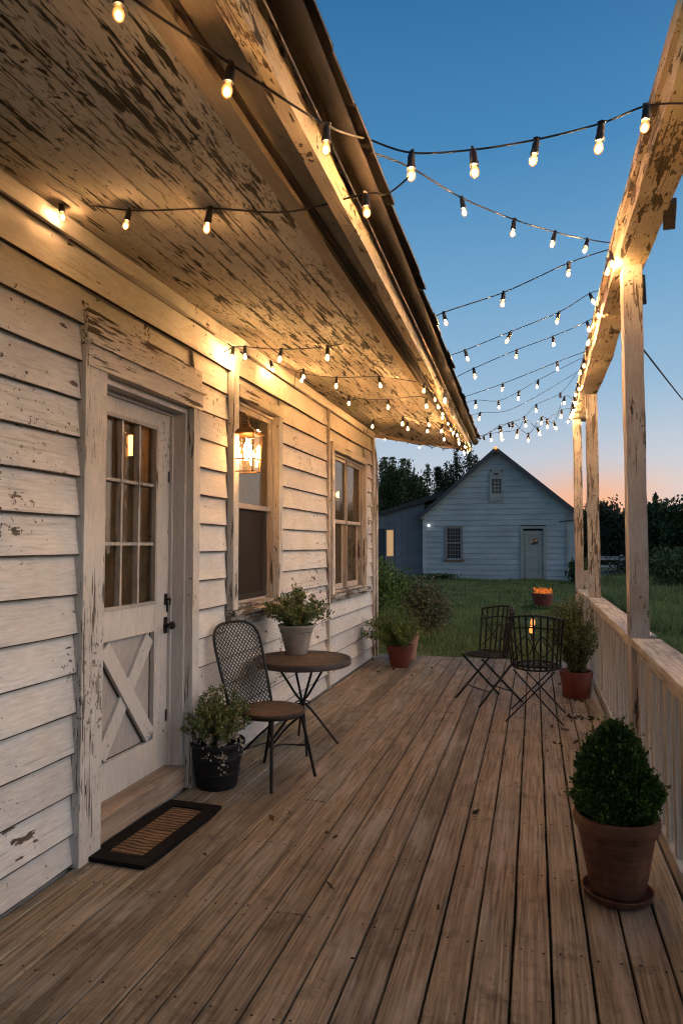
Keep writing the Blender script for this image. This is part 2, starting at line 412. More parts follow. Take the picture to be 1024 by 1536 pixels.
M['grass']=leaf_mat('grass_blade',(.10,.15,.045),(.23,.29,.10),(.30,.28,.15),.35,1)
def grass():
    n=150000
    y=9.6+26*RNG.random(n)**1.5; x=RNG.uniform(-11,13,n)*(.35+.65*(y-5)/30)
    k=~((x<-2.0)&(y<9.4)); x=x[k];y=y[k]
    # beside the deck on the right
    m=26000; x2=RNG.uniform(.85,6.5,m); y2=RNG.uniform(2.5,9.6,m)
    x=np.concatenate([x,x2]); y=np.concatenate([y,y2]); n=len(x)
    m=90000; x3=6.5+34*RNG.random(m)**1.3; y3=RNG.uniform(-3,42,m); x=np.concatenate([x,x3]); y=np.concatenate([y,y3])
    m=30000; x3=RNG.uniform(.85,6.5,m); y3=RNG.uniform(-4,2.5,m); x=np.concatenate([x,x3]); y=np.concatenate([y,y3]); n=len(x)
    h=RNG.uniform(.05,.13,n)*(1+.5*np.sin(x*1.7+y*.9)*np.sin(y*1.1))
    h*=np.where((x>2.2)&(y>14),2.3,1)
    z=np.full(n,GZ-.03)
    ang=RNG.uniform(0,6.28,n); w=.006+.0007*np.maximum(y,np.abs(x))
    lean=RNG.normal(0,.4,(n,2))*h[:,None]
    v=np.stack([np.stack([x-w*np.cos(ang),y-w*np.sin(ang),z],1),np.stack([x+w*np.cos(ang),y+w*np.sin(ang),z],1),
                np.stack([x+lean[:,0],y+lean[:,1],z+h+.03],1)],1).reshape(-1,3)
    o=np_mesh('grass',v,np.arange(n*3).reshape(-1,3),M['grass'])
    tag(o,'short green grass of the lawn behind the deck','grass',kind='stuff')
grass()

# ------------------------------------------------------------------ farmhouse
house=empty('farmhouse',(-2.11,4.5,0),label='white clapboard farmhouse with peeling paint and a low porch soffit',cat='house')
WX=-2.11; Y0,Y1=-2.0,9.0
OPEN=[(2.80,3.94,-.1,2.63),(4.43,5.50,.96,2.68),(6.93,8.56,.90,2.62)]   # covered by door and window units
def siding():
    mb=MB(); lap_shade=MB(); ex=.186; z=-.033-ex
    k=0
    while z<SZ0:
        zb=max(z,.012); zt=min(z+ex,SZ0-.002)
        if zt-zb>.02:
            blocks=sorted([(a,b) for a,b,c,d in OPEN if not (d<=zb+.03 or c>=zt-.03)])
            cur=Y0; segs=[]
            for a,b in blocks: segs.append((cur,a)); cur=b
            segs.append((cur,Y1))
            # butt joints on the long boards
            out=[]
            for a,b in segs:
                if b-a>3: j=random.uniform(a+1,b-1); out += [(a,j-.001),(j+.001,b)]
                else: out.append((a,b))
            for a,b in out:
                n=max(2,int((b-a)/.12)); vs=[];fs=[]; ph=random.random()*99; po=.027+random.uniform(-.003,.004)
                for i in range(n+1):
                    y=a+(b-a)*i/n
                    w=mnoise.noise(Vector((y*.8+ph,0,0)))*.006; w2=mnoise.noise(Vector((y*3+ph,4,0)))*.0035
                    bx=WX+po+w2+max(0,mnoise.noise(Vector((y*1.1+ph,9,0))))*.006
                    vs += [(WX-.01,y,zt+.004),(WX+.003,y,zt+.004),(bx,y,zb+w+w2*.4),(WX-.01,y,zb+w+w2*.4)]
                for i in range(n):
                    o=i*4
                    for j in range(4): q=(j+1)%4; fs.append((o+j,o+q,o+4+q,o+4+j))
                fs += [(3,2,1,0),(n*4,n*4+1,n*4+2,n*4+3)]
                mb.add(vs,fs)
                lv=[];lf=[]
                for i in range(n+1):
                    q=vs[i*4+2]; t=.0045+.003*mnoise.noise(Vector((q[1]*4,q[2]*9,0)))
                    lv += [(q[0]+.0010,q[1],q[2]-.0012),(q[0]+.0004,q[1],q[2]+max(.001,t)),(q[0]-.016,q[1],q[2]-.0012)]
                for i in range(n): o=i*3; lf += [(o,o+1,o+4,o+3),(o,o+3,o+5,o+2)]
                lap_shade.add(lv,lf)
        z+=ex; k+=1
    mb.build('siding',M['siding'],house)
    lap_shade.build('lap_shadow_strips',M['shadow_edge'],house)  # dark strips that paint the shadow line beneath each lap
M['shadow_edge']=plain('painted_shadow_edge',(.07,.052,.040),.85,0,.5,14,.3,.1)  # dark brown standing in for shade at siding laps and door braces
siding()
def house_body():
    # wall core behind the siding, with true openings at the door and windows
    mb=MB(); t0,t1=WX-.16,WX-.012
    holes=[(2.95,3.88,.0,2.38),(4.55,5.40,1.06,2.60),(7.05,8.50,1.0,2.54)]
    cur=Y0
    for a,b,c,d in holes:
        mb.box(t0,t1,cur,a,-.15,3.3)
        if c>0: mb.box(t0,t1,a,b,-.15,c)
        else: mb.box(t0,t1,a,b,-.15,.02)
        mb.box(t0,t1,a,b,d,3.3); cur=b
    mb.box(t0,t1,cur,Y1-.004,-.15,3.3)
    mb.build('wall',M['siding'],house)
    mb=MB()
    ex=.186; z=-.1
    while z<3.5:
        mb.add([(-8,Y1,z),(WX-.0,Y1,z),(WX-.0,Y1-.012,z+ex+.004),(-8,Y1-.012,z+ex+.004),(-8,Y1-.1,z),(WX,Y1-.1,z),(WX,Y1-.1,z+ex),(-8,Y1-.1,z+ex)],
           [(0,1,2,3),(4,7,6,5),(0,4,5,1),(3,2,6,7),(1,5,6,2),(0,3,7,4)]); z+=ex
    mb.box(-8,-7.9,Y0,Y1-.1,-.15,3.3); mb.box(-8,WX-.16,Y0-.1,Y0,-.15,3.3)
    mb.build('side_wall',M['siding'],house)
    MB().box(-7.9,WX-.17,Y0,Y1-.11,-.15,-.05).build('room_floor',M['dark'],house)
    MB().box(-7.9,WX-.17,Y0,Y1-.11,3.2,3.3).build('room_ceiling',M['dark'],house)
    mb=MB(); mb.box(-3.95,-3.9,Y0,Y1-.11,-.05,3.2); mb.build('room_partition',M['curtain'],house)
    # corner board and narrow downpipe
    mb=MB(); mb.bar((WX+.012,Y1-.035,0),(WX+.012,Y1-.035,2.99),.08,.07,(0,1,0),20,.002); mb.build('corner_board',M['trim_v'],house)
    mb=MB(); mb.tube([(WX+.075,Y1+.0,.05),(WX+.07,Y1+.01,1.5),(WX+.075,Y1+.0,2.6),(WX+.04,Y1-.0,2.85)],.018,8); mb.build('drain_pipe',M['trim_v'],house,smooth=True)
    mb=MB(); mb.bar((WX+.035,6.885,.02),(WX+.03,6.885,2.93),.045,.03,(1,0,0),30,.002); mb.build('batten',M['trim_v'],house)
    # gap shadow board at wall foot
    # frieze under the soffit, wavy
    vs=[];mb=MB(); mb.bar((WX+.035,Y0,SZ0-.055),(WX+.035,Y1,SZ0-.055),.03,.085,(0,0,1),90,.004); mb.build('frieze_board',M['siding'],house)
house_body()

def soffit():
    mb=MB(); x=WX+.01; xe=-.885; nb=8; w=(xe-x)/nb
    for i in range(nb):
        a=x+i*w+.004; b=x+(i+1)*w-.004; n=90; vs=[];fs=[]; ph=random.random()*99; dz=random.uniform(-.002,.002)
        for j in range(n+1):
            y=Y0+(Y1+.12-Y0)*j/n; q=mnoise.noise(Vector((y*.7+ph,0,0)))*.004; e=mnoise.noise(Vector((y*5+ph,3,0)))*.0012
            vs += [(a+e,y,soffit_z(a)+dz+q),(b+e,y,soffit_z(b)+dz+q),(b+e,y,soffit_z(b)+.02),(a+e,y,soffit_z(a)+.02)]
        for j in range(n):
            o=j*4
            for k in range(4): q=(k+1)%4; fs.append((o+k,o+4+k,o+4+q,o+q))
        fs += [(0,1,2,3),(n*4+3,n*4+2,n*4+1,n*4)]
        mb.add(vs,fs)
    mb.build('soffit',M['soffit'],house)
    MB().add([(WX-.1,Y0,soffit_z(WX-.1)+.022),(-.80,Y0,soffit_z(-.80)+.022),(-.80,Y1+.1,soffit_z(-.80)+.022),(WX-.1,Y1+.1,soffit_z(WX-.1)+.022),
              (WX-.1,Y0,3.3),(-.80,Y0,2.90),(-.80,Y1+.1,2.90),(WX-.1,Y1+.1,3.3)],
             [(0,1,2,3),(4,7,6,5),(0,4,5,1),(1,5,6,2),(2,6,7,3),(3,7,4,0)]).build('soffit_framing',M['dark'],house)
soffit()
def taper(y): return (y-1.0)/8.0          # the eave draws in towards its far end
def extrude_profile(name,near,far,mat,rough=.002,smooth=False,ya=None,yb=None,n=100):
    """closed X-Z section that changes from near (Y=1) to far (Y=9)"""
    ya=Y0 if ya is None else ya; yb=Y1+.14 if yb is None else yb
    vs=[];fs=[];m=len(near); ph=random.random()*99
    for j in range(n+1):
        y=ya+(yb-ya)*j/n; t=taper(y)
        for k in range(m):
            r1=mnoise.noise(Vector((y*2.2+ph,k*3.1,0)))*rough+mnoise.noise(Vector((y*11+ph,k*3.1,0)))*rough*.5
            r2=mnoise.noise(Vector((y*2.2+ph,k*3.1,8)))*rough
            vs.append((near[k][0]+(far[k][0]-near[k][0])*t+r1,y,near[k][1]+(far[k][1]-near[k][1])*t+r2))
    for j in range(n):
        for k in range(m):
            q=(k+1)%m; fs.append((j*m+k,(j+1)*m+k,(j+1)*m+q,j*m+q))
    fs.append(tuple(range(m))[::-1]); fs.append(tuple(range(n*m,n*m+m)))
    return MB().add(vs,fs).build(name,mat,house,smooth=smooth)
S=soffit_z
# lighter trim strip at the soffit edge, recessed darker face, lit fascia board, gutter, shingle edge
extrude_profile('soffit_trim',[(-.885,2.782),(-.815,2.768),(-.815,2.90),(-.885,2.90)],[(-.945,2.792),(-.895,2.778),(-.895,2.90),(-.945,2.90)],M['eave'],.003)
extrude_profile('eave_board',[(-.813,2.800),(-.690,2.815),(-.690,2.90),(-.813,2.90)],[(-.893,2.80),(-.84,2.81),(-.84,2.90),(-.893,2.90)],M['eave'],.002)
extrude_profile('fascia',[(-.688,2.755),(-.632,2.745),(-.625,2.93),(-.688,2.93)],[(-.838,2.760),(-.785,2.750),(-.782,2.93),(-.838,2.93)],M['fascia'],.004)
def gut(cx,cz,r):
    return [(cx+r*math.cos(t),cz+r*math.sin(t)) for t in [math.pi+math.pi*i/10 for i in range(11)]]+[(cx+r*.86,cz+.002),(cx+r*.7*math.cos(-.5),cz-r*.5),(cx,cz-r*.82),(cx-r*.7,cz-r*.5),(cx-r*.86,cz+.002)]
extrude_profile('gutter',gut(-.574,2.872,.044),gut(-.727,2.868,.042),M['gutter'],.0025,True)
def shingles():
    mb=MB(); y=Y0
    while y<Y1+.2:
        w=random.uniform(.16,.26); t=taper(y); xe=-.51-.16*t+random.uniform(-.006,.005)
        for c in range(3):
            o=c*.22; zz=2.905+o*.42
            a=xe-o+random.uniform(-.01,.01)
            mb.add([(a,y,zz+.004+random.uniform(0,.006)),(a,y+w-.006,zz+.004),(a-.3,y+w-.006,zz+.126),(a-.3,y,zz+.126),
                    (a,y,zz+.018),(a,y+w-.006,zz+.02),(a-.3,y+w-.006,zz+.134),(a-.3,y,zz+.134)],
                   [(0,1,2,3),(4,7,6,5),(0,4,5,1),(1,5,6,2),(2,6,7,3),(3,7,4,0)])
        y+=w
    mb.build('shingle_edge',M['shingle'],house)
    mb=MB(); mb.add([(-.66,Y0,2.93),(-.66,Y1+.2,2.93),(-4.9,Y1+.2,4.85),(-4.9,Y0,4.85),(-.66,Y0,2.915),(-.66,Y1+.2,2.915),(-4.9,Y1+.2,4.80),(-4.9,Y0,4.80),
                     (-9.1,Y1+.2,2.93),(-9.1,Y0,2.93),(-9.1,Y1+.2,2.90),(-9.1,Y0,2.90)],
        [(0,1,2,3),(4,7,6,5),(0,4,5,1),(3,2,8,9),(7,11,10,6),(9,8,10,11)])
    mb.build('roof',M['shingle'],house)
    # gable end above the side wall
    MB().add([(-8,Y1,3.2),(WX,Y1,3.2),(-4.9,Y1,4.75),(-8,Y1-.05,3.2),(WX,Y1-.05,3.2),(-4.9,Y1-.05,4.75)],[(0,1,2),(3,5,4),(0,3,4,1),(1,4,5,2),(2,5,3,0)]).build('gable',M['siding'],house)
    # end board closing the soffit
    mb=MB(); mb.bar((WX-.1,Y1+.16,3.06),(-.78,Y1+.16,2.80),.04,.10,(0,0,1),24,.004); mb.build('rake_board',M['eave'],house)
shingles()

# ---- door unit
def door():
    tr=MB(); tr.bar((WX+.03,2.875,.0),(WX+.022,2.875,2.47),.165,.06,(1,0,0),40,.0035)
    tr.build('door_casing',M['trim_v'],house,bevel=0); tr=MB()
    tr.bar((WX+.028,3.925,.0),(WX+.022,3.925,2.43),.085,.055,(1,0,0),40,.003)
    tr.build('door_casing',M['trim_v'],house,bevel=0); tr=MB()
    tr.bar((WX+.03,2.80,2.425),(WX+.03,3.98,2.425),.06,.11,(0,0,1),20,.003)
    tr.bar((WX+.026,2.805,2.565),(WX+.026,3.99,2.545),.045,.17,(0,0,1),24,.005)
    tr.bar((WX+.045,2.80,2.485),(WX+.045,4.0,2.482),.07,.018,(0,0,1),10,.003)
    tr.build('door_header',M['trim_h'],house,bevel=0)
    jm=MB(); jm.box(WX-.158,WX-.0,2.951,2.972,.12,2.37); jm.box(WX-.158,WX+.0,3.862,3.882,.12,2.37); jm.box(WX-.158,WX+.0,2.972,3.862,2.335,2.372)
    jm.box(WX-.10,WX-.08,3.842,3.862,.12,2.335); jm.box(WX-.10,WX-.08,2.972,3.842,2.315,2.335)
    jm.build('door_jamb',M['door'],house)
    MB().bar((WX-.075,2.955,.075),(WX-.075,3.90,.075),.19,.13,(0,0,1),16,.003).build('door_step',M['step'],house,bevel=.004)
    D=empty('door'); D.parent=house; D.location=Vector((WX-.13,3.42,.14))-house.location
    xf=WX-.100; xb=WX-.157; ya,yb=2.974,3.860; z0,z1=.145,2.33
    gy0,gy1,gz0,gz1=3.165,3.690,1.155,2.215
    mb=MB(); mb.box(xb,xf,ya,gy0,z0,z1); mb.box(xb,xf,gy1,yb,z0,z1)
    mb.box(xb,xf,gy0,gy1,gz1,z1); mb.box(xb,xf,gy0,gy1,.98,gz0); mb.box(xb,xf,gy0,gy1,z0,.34)
    mb.build('frame',M['door'],D,bevel=.003)
    mb=MB(); mb.box(xb+.002,xf-.030,gy0,gy1,.34,.98); mb.build('lower_panel',M['door_panel'],D)
    mb=MB()
    def br(a,b,w,x):
        mb.bar((x,a[0],a[1]),(x,b[0],b[1]),w,.020,(1,0,0),6,.0008)
    br((gy0+.03,.37),(gy1-.03,.95),.095,xf-.020); br((gy0+.03,.95),(gy1-.03,.37),.095,xf-.008)
    mb.build('cross_brace',M['door'],D)
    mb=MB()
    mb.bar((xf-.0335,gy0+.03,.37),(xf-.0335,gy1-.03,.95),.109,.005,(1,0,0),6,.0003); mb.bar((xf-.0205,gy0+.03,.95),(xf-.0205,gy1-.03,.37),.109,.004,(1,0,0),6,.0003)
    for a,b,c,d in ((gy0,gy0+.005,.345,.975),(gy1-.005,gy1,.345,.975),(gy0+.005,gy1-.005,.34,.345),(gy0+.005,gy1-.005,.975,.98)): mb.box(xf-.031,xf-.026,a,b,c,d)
    mb.build('brace_shadow_strips',M['shadow_edge'],D)  # dark strips painting the shadow gaps around braces and panel
    mb=MB()
    for k in (1,2):
        y=gy0+(gy1-gy0)*k/3; mb.box(xb+.01,xf-.004,y-.009,y+.009,gz0,gz1)
        z=gz0+(gz1-gz0)*k/3; mb.box(xb+.012,xf-.006,gy0,gy1,z-.009,z+.009)
    for a,b,c,d in ((gy0-.012,gy0+.01,gz0-.012,gz1+.012),(gy1-.01,gy1+.012,gz0-.012,gz1+.012),(gy0+.01,gy1-.01,gz0-.012,gz0+.01),(gy0+.01,gy1-.01,gz1-.01,gz1+.012)):
        mb.box(xf-.02,xf+.007,a,b,c,d)
    mb.build('glazing_bars',M['sash'],D)
    MB().box(xb+.018,xb+.021,gy0,gy1,gz0,gz1).build('pane',M['glass_dim'],D)
    # lace curtain behind the glass
    curtain_folds(xb-.05,gy0-.03,3.535,gz0-.2,gz1+.05,.018).build('curtain',M['curtain'],D,smooth=True)
    curtain_folds(xb-.055,3.625,gy1+.10,gz0-.2,gz1+.05,.014).build('curtain',M['curtain'],D,smooth=True)
    # latch, handle, hinges (black iron)
    mb=MB(); mb.lathe([(.0,0),(.022,.0),(.024,.006),(.012,.012),(.010,.03),(.022,.038),(.026,.05),(.018,.062),(0,.066)],n=16)
    mb.v=[(xf+z, 3.815+x, 1.005+y) for x,y,z in mb.v]; mb.box(xf+.0005,xf+.006,3.797,3.833,.955,1.055)
    mb.tube([(xf+.045,3.815,1.01),(xf+.05,3.78,1.0),(xf+.045,3.745,.985)],.007,8,.005)
    mb.build('handle',M['black_metal'],D,smooth=True)
    mb=MB(); mb.box(xf+.0005,xf+.006,3.80,3.83,1.13,1.20); mb.tube([(xf+.006,3.815,1.165),(xf+.035,3.815,1.168),(xf+.04,3.80,1.13)],.008,8,.005)
    mb.build('latch',M['black_metal'],D,smooth=True)
    for z in (.45,1.12,1.93):
        mb=MB(); mb.tube([(xf+.012,3.868-.012,z-.04),(xf+.012,3.868-.012,z+.04)],.008,8); mb.box(xf+.001,xf+.004,3.825,3.852,z-.035,z+.035)
        mb.build('hinge',M['black_metal'],D,smooth=True)
def curtain_folds(x,y0,y1,z0,z1,amp=.02,n=60):
    mb=MB(); vs=[];fs=[]; ph=random.random()*9
    for i in range(n+1):
        y=y0+(y1-y0)*i/n
        for j,z in enumerate((z0,(z0+z1)/2,z1)):
            k=1-.35*j
            vs.append((x+amp*k*math.sin(y*70+ph+.8*math.sin(y*13))+.004*j,y,z))
    for i in range(n):
        for j in range(2): fs.append((i*3+j,i*3+j+1,(i+1)*3+j+1,(i+1)*3+j))
    return mb.add(vs,fs)
door()

# ---- windows
def window(y0,y1,z0,z1,cols,zm,cas=.085,head=.09,cur=True):
    Wd=empty('window'); Wd.parent=house; Wd.location=Vector((WX,(y0+y1)/2,z0))-house.location
    a,b=y0-cas,y1+cas
    mb=MB(); mb.bar((WX+.03,a+cas/2,z0-.02),(WX+.026,a+cas/2,z1+.01 if cols>1 else 2.935),cas,.05,(1,0,0),24,.003); mb.build('casing',M['trim_v'],Wd); mb=MB(); mb.bar((WX+.03,b-cas/2,z0-.02),(WX+.026,b-cas/2,z1+.01),cas,.05,(1,0,0),24,.003)
    mb.build('casing',M['trim_v'],Wd); mb=MB()
    mb.bar((WX+.029,a+(cas+.001 if cols==1 else -.01),z1+.01+head/2),(WX+.029,b+.01,z1+.01+head/2),.052,head,(0,0,1),16,.003)
    mb.build('head_casing',M['trim_h'],Wd)
    mb=MB(); mb.bar((WX+.04,a-.03,z0-.04),(WX+.04,b+.03,z0-.045),.10,.035,(0,0,1),24,.004); mb.bar((WX+.02,a-.0,z0-.085),(WX+.02,b+.0,z0-.09),.045,.055,(0,0,1),24,.004)
    mb.bar((WX-.02,y0,z0-.008),(WX-.02,y1,z0-.008),.10,.02,(0,0,1),8,.001)
    mb.build('sill',M['sill'],Wd)
    mb=MB(); mb.box(WX-.12,WX+.0,y0-.001,y0+.02,z0,z1); mb.box(WX-.12,WX+.0,y1-.02,y1+.001,z0,z1); mb.box(WX-.12,WX+.0,y0+.02,y1-.02,z1-.02,z1+.001)
    mb.build('reveal',M['sash'],Wd)
    w=(y1-y0-.04)/cols
    for c in range(cols):
        p=y0+.02+c*w; q=p+w-(.0 if c==cols-1 else .012)
        if cols>1 and c<cols-1:
            MB().box(WX-.10,WX-.004,q,q+.0118,z0+.001,z1-.021).build('mullion',M['sash'],Wd)
        for k,(za,zb,x) in enumerate(((zm-.018,z1-.02,WX-.035),(z0+.002,zm+.016,WX-.072))):
            s=.038; mb=MB()
            mb.box(x-.016,x+.016,p,p+s,za,zb); mb.box(x-.016,x+.016,q-s,q,za,zb)
            mb.box(x-.016,x+.016,p+s,q-s,zb-s,zb); mb.box(x-.016,x+.016,p+s,q-s,za,za+s*(1.0 if k==0 else 1.6))
            o=mb.build('sash',M['sash'],Wd,bevel=.002)
            MB().box(x-.002,x+.002,p+s,q-s,za+s*.9,zb-s*.9).build('pane',M['glass'],Wd)
            if k==1 and cols==1:
                MB().box(x+.022,x+.024,p+.01,q-.01,za+.02,zb-.02).build('insect_screen',M['screen_net'],Wd)
    if cur:
        wd=(y1-y0)
        if cols==1: curtain_folds(WX-.21,y0-.02,y1+.10,zm-.02,z1+.1,.02).build('curtain',M['curtain'],Wd,smooth=True)
        else: curtain_folds(WX-.215,y0-.02,y0+wd*.42,z0-.1,z1+.1,.016).build('curtain',M['curtain'],Wd,smooth=True)
        curtain_folds(WX-.25,y1-wd*.33,y1+.02,z0-.1,z1+.1,.016).build('curtain',M['curtain'],Wd,smooth=True)
    return Wd
def net():
    m,nt,b=new_mat('insect_net'); g=G(nt)
    b.inputs['Base Color'].default_value=(.035,.030,.026,1); b.inputs['Roughness'].default_value=.8; b.inputs['Specular IOR Level'].default_value=.1
    tr=g.n('ShaderNodeBsdfTransparent'); mx=g.n('ShaderNodeMixShader'); mx.inputs[0].default_value=.55
    g.l(tr.outputs[0],mx.inputs[1]); g.l(b.outputs[0],mx.inputs[2]); g.l(mx.outputs[0],nt.nodes['Material Output'].inputs[0]); return m
M['screen_net']=net()
window(4.56,5.38,1.06,2.58,1,1.80)
window(7.06,8.48,1.0,2.52,2,1.77,cas=.08,head=.085)

# ---- hanging lantern in front of the first window
def lantern():
    c=at(371,676,X=-2.0); L=empty('wall_lantern',(c.x,c.y,c.z),label='glowing glass lantern hanging in front of the first window',cat='lantern')
    w,h=.082,.155
    fr=MB(); z0,z1=-h,h*.75
    for sx in (-1,1):
        for sy in (-1,1): fr.tube([(sx*w*.86,sy*w*.86,z0),(sx*w,sy*w,z1)],.005,6)
    for z,k in ((z0,.86),(z1,1.0),(z0+.09,.9)):
        q=[(-w*k,-w*k,z),(w*k,-w*k,z),(w*k,w*k,z),(-w*k,w*k,z),(-w*k,-w*k,z)]
        for a,b in zip(q,q[1:]): fr.tube([a,b],.005,6)
    fr.build('cage',M['brass'],L,world=False,smooth=True)
    rf=MB(); k=w*1.18
    rf.add([(-k,-k,z1),(k,-k,z1),(k,k,z1),(-k,k,z1),(-.03,-.03,z1+.055),(.03,-.03,z1+.055),(.03,.03,z1+.055),(-.03,.03,z1+.055),(-k,-k,z1+.006),(k,-k,z1+.006),(k,k,z1+.006),(-k,k,z1+.006)],
        [(0,3,2,1),(0,1,9,8),(1,2,10,9),(2,3,11,10),(3,0,8,11),(8,9,5,4),(9,10,6,5),(10,11,7,6),(11,8,4,7),(4,5,6,7)])
    rf.lathe([(.022,z1+.055),(.024,z1+.075),(.012,z1+.085),(.014,z1+.1),(0,z1+.108)],n=14)
    rf.build('cap',M['brass'],L,world=False)
    br=MB(); br.tube([(0,0,z1+.105),(0,0,z1+.135),(-.02,0,z1+.16),(-.055,.0,z1+.15)],.006,8)
    br.tube([(-.055,0,z1+.15),(-.06,.0,z1+.05),(-.07,0,z1+.0)],.006,8); br.tube([(0,.02,z1+.1),(0,.025,z1+.125),(0,0,z1+.135)],.004,6)
    br.build('bracket',M['brass'],L,world=False,smooth=True)
    gl=MB(); k=w*.93
    for a,b in (((-1,-1),(1,-1)),((1,-1),(1,1)),((1,1),(-1,1)),((-1,1),(-1,-1))):
        gl.add([(a[0]*k*.86,a[1]*k*.86,z0+.004),(b[0]*k*.86,b[1]*k*.86,z0+.004),(b[0]*k,b[1]*k,z1-.004),(a[0]*k,a[1]*k,z1-.004)],[(0,1,2,3)])
    gl.build('lantern_glass',M['lantern_glass'],L,world=False)
    for (x,y,z,s) in ((.02,-.028,.01,1),(-.02,.025,.0,1.0),(.025,.02,-.05,.8)):
        b=MB(); b.lathe([(0,-.07*s),(.012*s,-.065*s),(.014*s,-.02*s),(.021*s,.015*s),(.013*s,.05*s),(0,.068*s)],n=12); b.v=[(p[0]+x,p[1]+y,p[2]+z) for p in b.v]
        b.build('lantern_bulb',M['lantern_bulb'],L,world=False,smooth=True)
M['brass']=plain('aged_brass',(.20,.10,.035),.45,.7,.4,20,.2)
M['lantern_bulb']=emit('lantern_glow',(1,.50,.17),190)
M['lantern_glass']=glass_mat('lantern_glass',(1,.93,.8),.08,.05)
lantern()
M['globe']=emit('globe_lamp_glow',(1,.55,.23),45)
def globe_lamp(c,r,label):
    T=empty('globe_lamp',c,label=label,cat='lamp')
    MB().lathe([(0,-r)]+[(r*math.cos(t),r*math.sin(t)) for t in [-1.2+2.4*i/10 for i in range(11)]]+[(0,r)],c,18).build('globe',M['globe'],T,smooth=True)
    MB().lathe([(0,r*.9),(r*.4,r*.92),(r*.35,r*1.3),(0,r*1.35)],c,12).build('fitting',M['brass'],T)
    MB().tube([(c[0],c[1],c[2]+r*1.3),(c[0],c[1],3.19)],.005,6).build('cord',M['wire'],T)
q=at(509,742,X=-2.232); globe_lamp(tuple(q),.042,'round lamp glowing indoors behind the left pane of the double window')
q=at(197,668,X=-2.52); globe_lamp(tuple(q),.07,'added round lamp lighting the curtains behind the glazed door')  # added lamp, lights the door curtains from behind

# ------------------------------------------------------------------ deck
deck=empty('porch_deck',(-.7,4,0),label='weathered brown plank deck running along the farmhouse',cat='deck')
def build_deck():
    w=.137; x=.040; xs=[]
    e=x
    while e>WX+.02: e-=w
    nb=0
    while e<.72:
        a,b=e,min(e+w,.74); wd=random.uniform(.0030,.0055)
        yend=9.34+random.uniform(-.012,.012)
        cuts=[-1.6]
        if random.random()<.4 or nb in (17,18): cuts.append((random.choice([1.5,2.1,2.7,3.9,5.1,6.3])) if nb not in (17,18) else (6.55 if nb==18 else 6.9))
        cuts.append(yend)
        for c0,c1 in zip(cuts,cuts[1:]):
            n=70; ph=random.random()*99; vs=[];fs=[]; dz=random.uniform(-.003,.0015); tilt=random.uniform(-.0015,.0015)
            A=max(a+wd,WX+.028); B=b-wd
            prof=[(A,-.028),(A,-.006),(A+.004,0),(B-.004,0),(B,-.006),(B,-.028)]
            for j in range(n+1):
                y=c0+.002+(c1-c0-.004)*j/n
                for k,(px,pz) in enumerate(prof):
                    ex=mnoise.noise(Vector((y*1.3+ph,k//3*7,0)))*.0022+mnoise.noise(Vector((y*9+ph,k//3*7,2)))*.0012
                    ez=mnoise.noise(Vector((y*.9+ph,0,3)))*.002
                    vs.append((px+ex,y,pz+dz+ez+tilt*(1 if k>2 else -1)))
            for j in range(n):
                for k in range(6): q=(k+1)%6; fs.append((j*6+k,(j+1)*6+k,(j+1)*6+q,j*6+q))
            fs.append(tuple(range(6))); fs.append(tuple(range(n*6,n*6+6))[::-1])
            MB().add(vs,fs).build('board',M['deck'],deck)
        e+=w; nb+=1
    mb=MB()
    y=-1.5
    while y<9.3: mb.box(WX,.7,y-.02,y+.02,-.17,-.036); y+=.6
    mb.build('joist',M['dark'],deck,kind='stuff')
    MB().box(WX+.03,.7,9.30,9.325,-.20,-.034).build('end_board',M['post'],deck)
    MB().box(.70,.725,-1.5,9.30,-.20,-.034).build('side_board',M['post'],deck)
    # nail heads
    mb=MB()
    for i in range(19):
        xc=.040+w*(i-14.5)
        for k in range(19):
            y=-1.5+.6*k
            for s in (-.04,.04):
                if xc+s>WX+.05: mb.lathe([(.0050,.0005),(.0046,.0022),(0,.0026)],(xc+s+random.uniform(-.006,.006),y+random.uniform(-.012,.012),0),6)
    mb.build('nail_heads',M['rust_metal'],deck,kind='stuff')
build_deck()

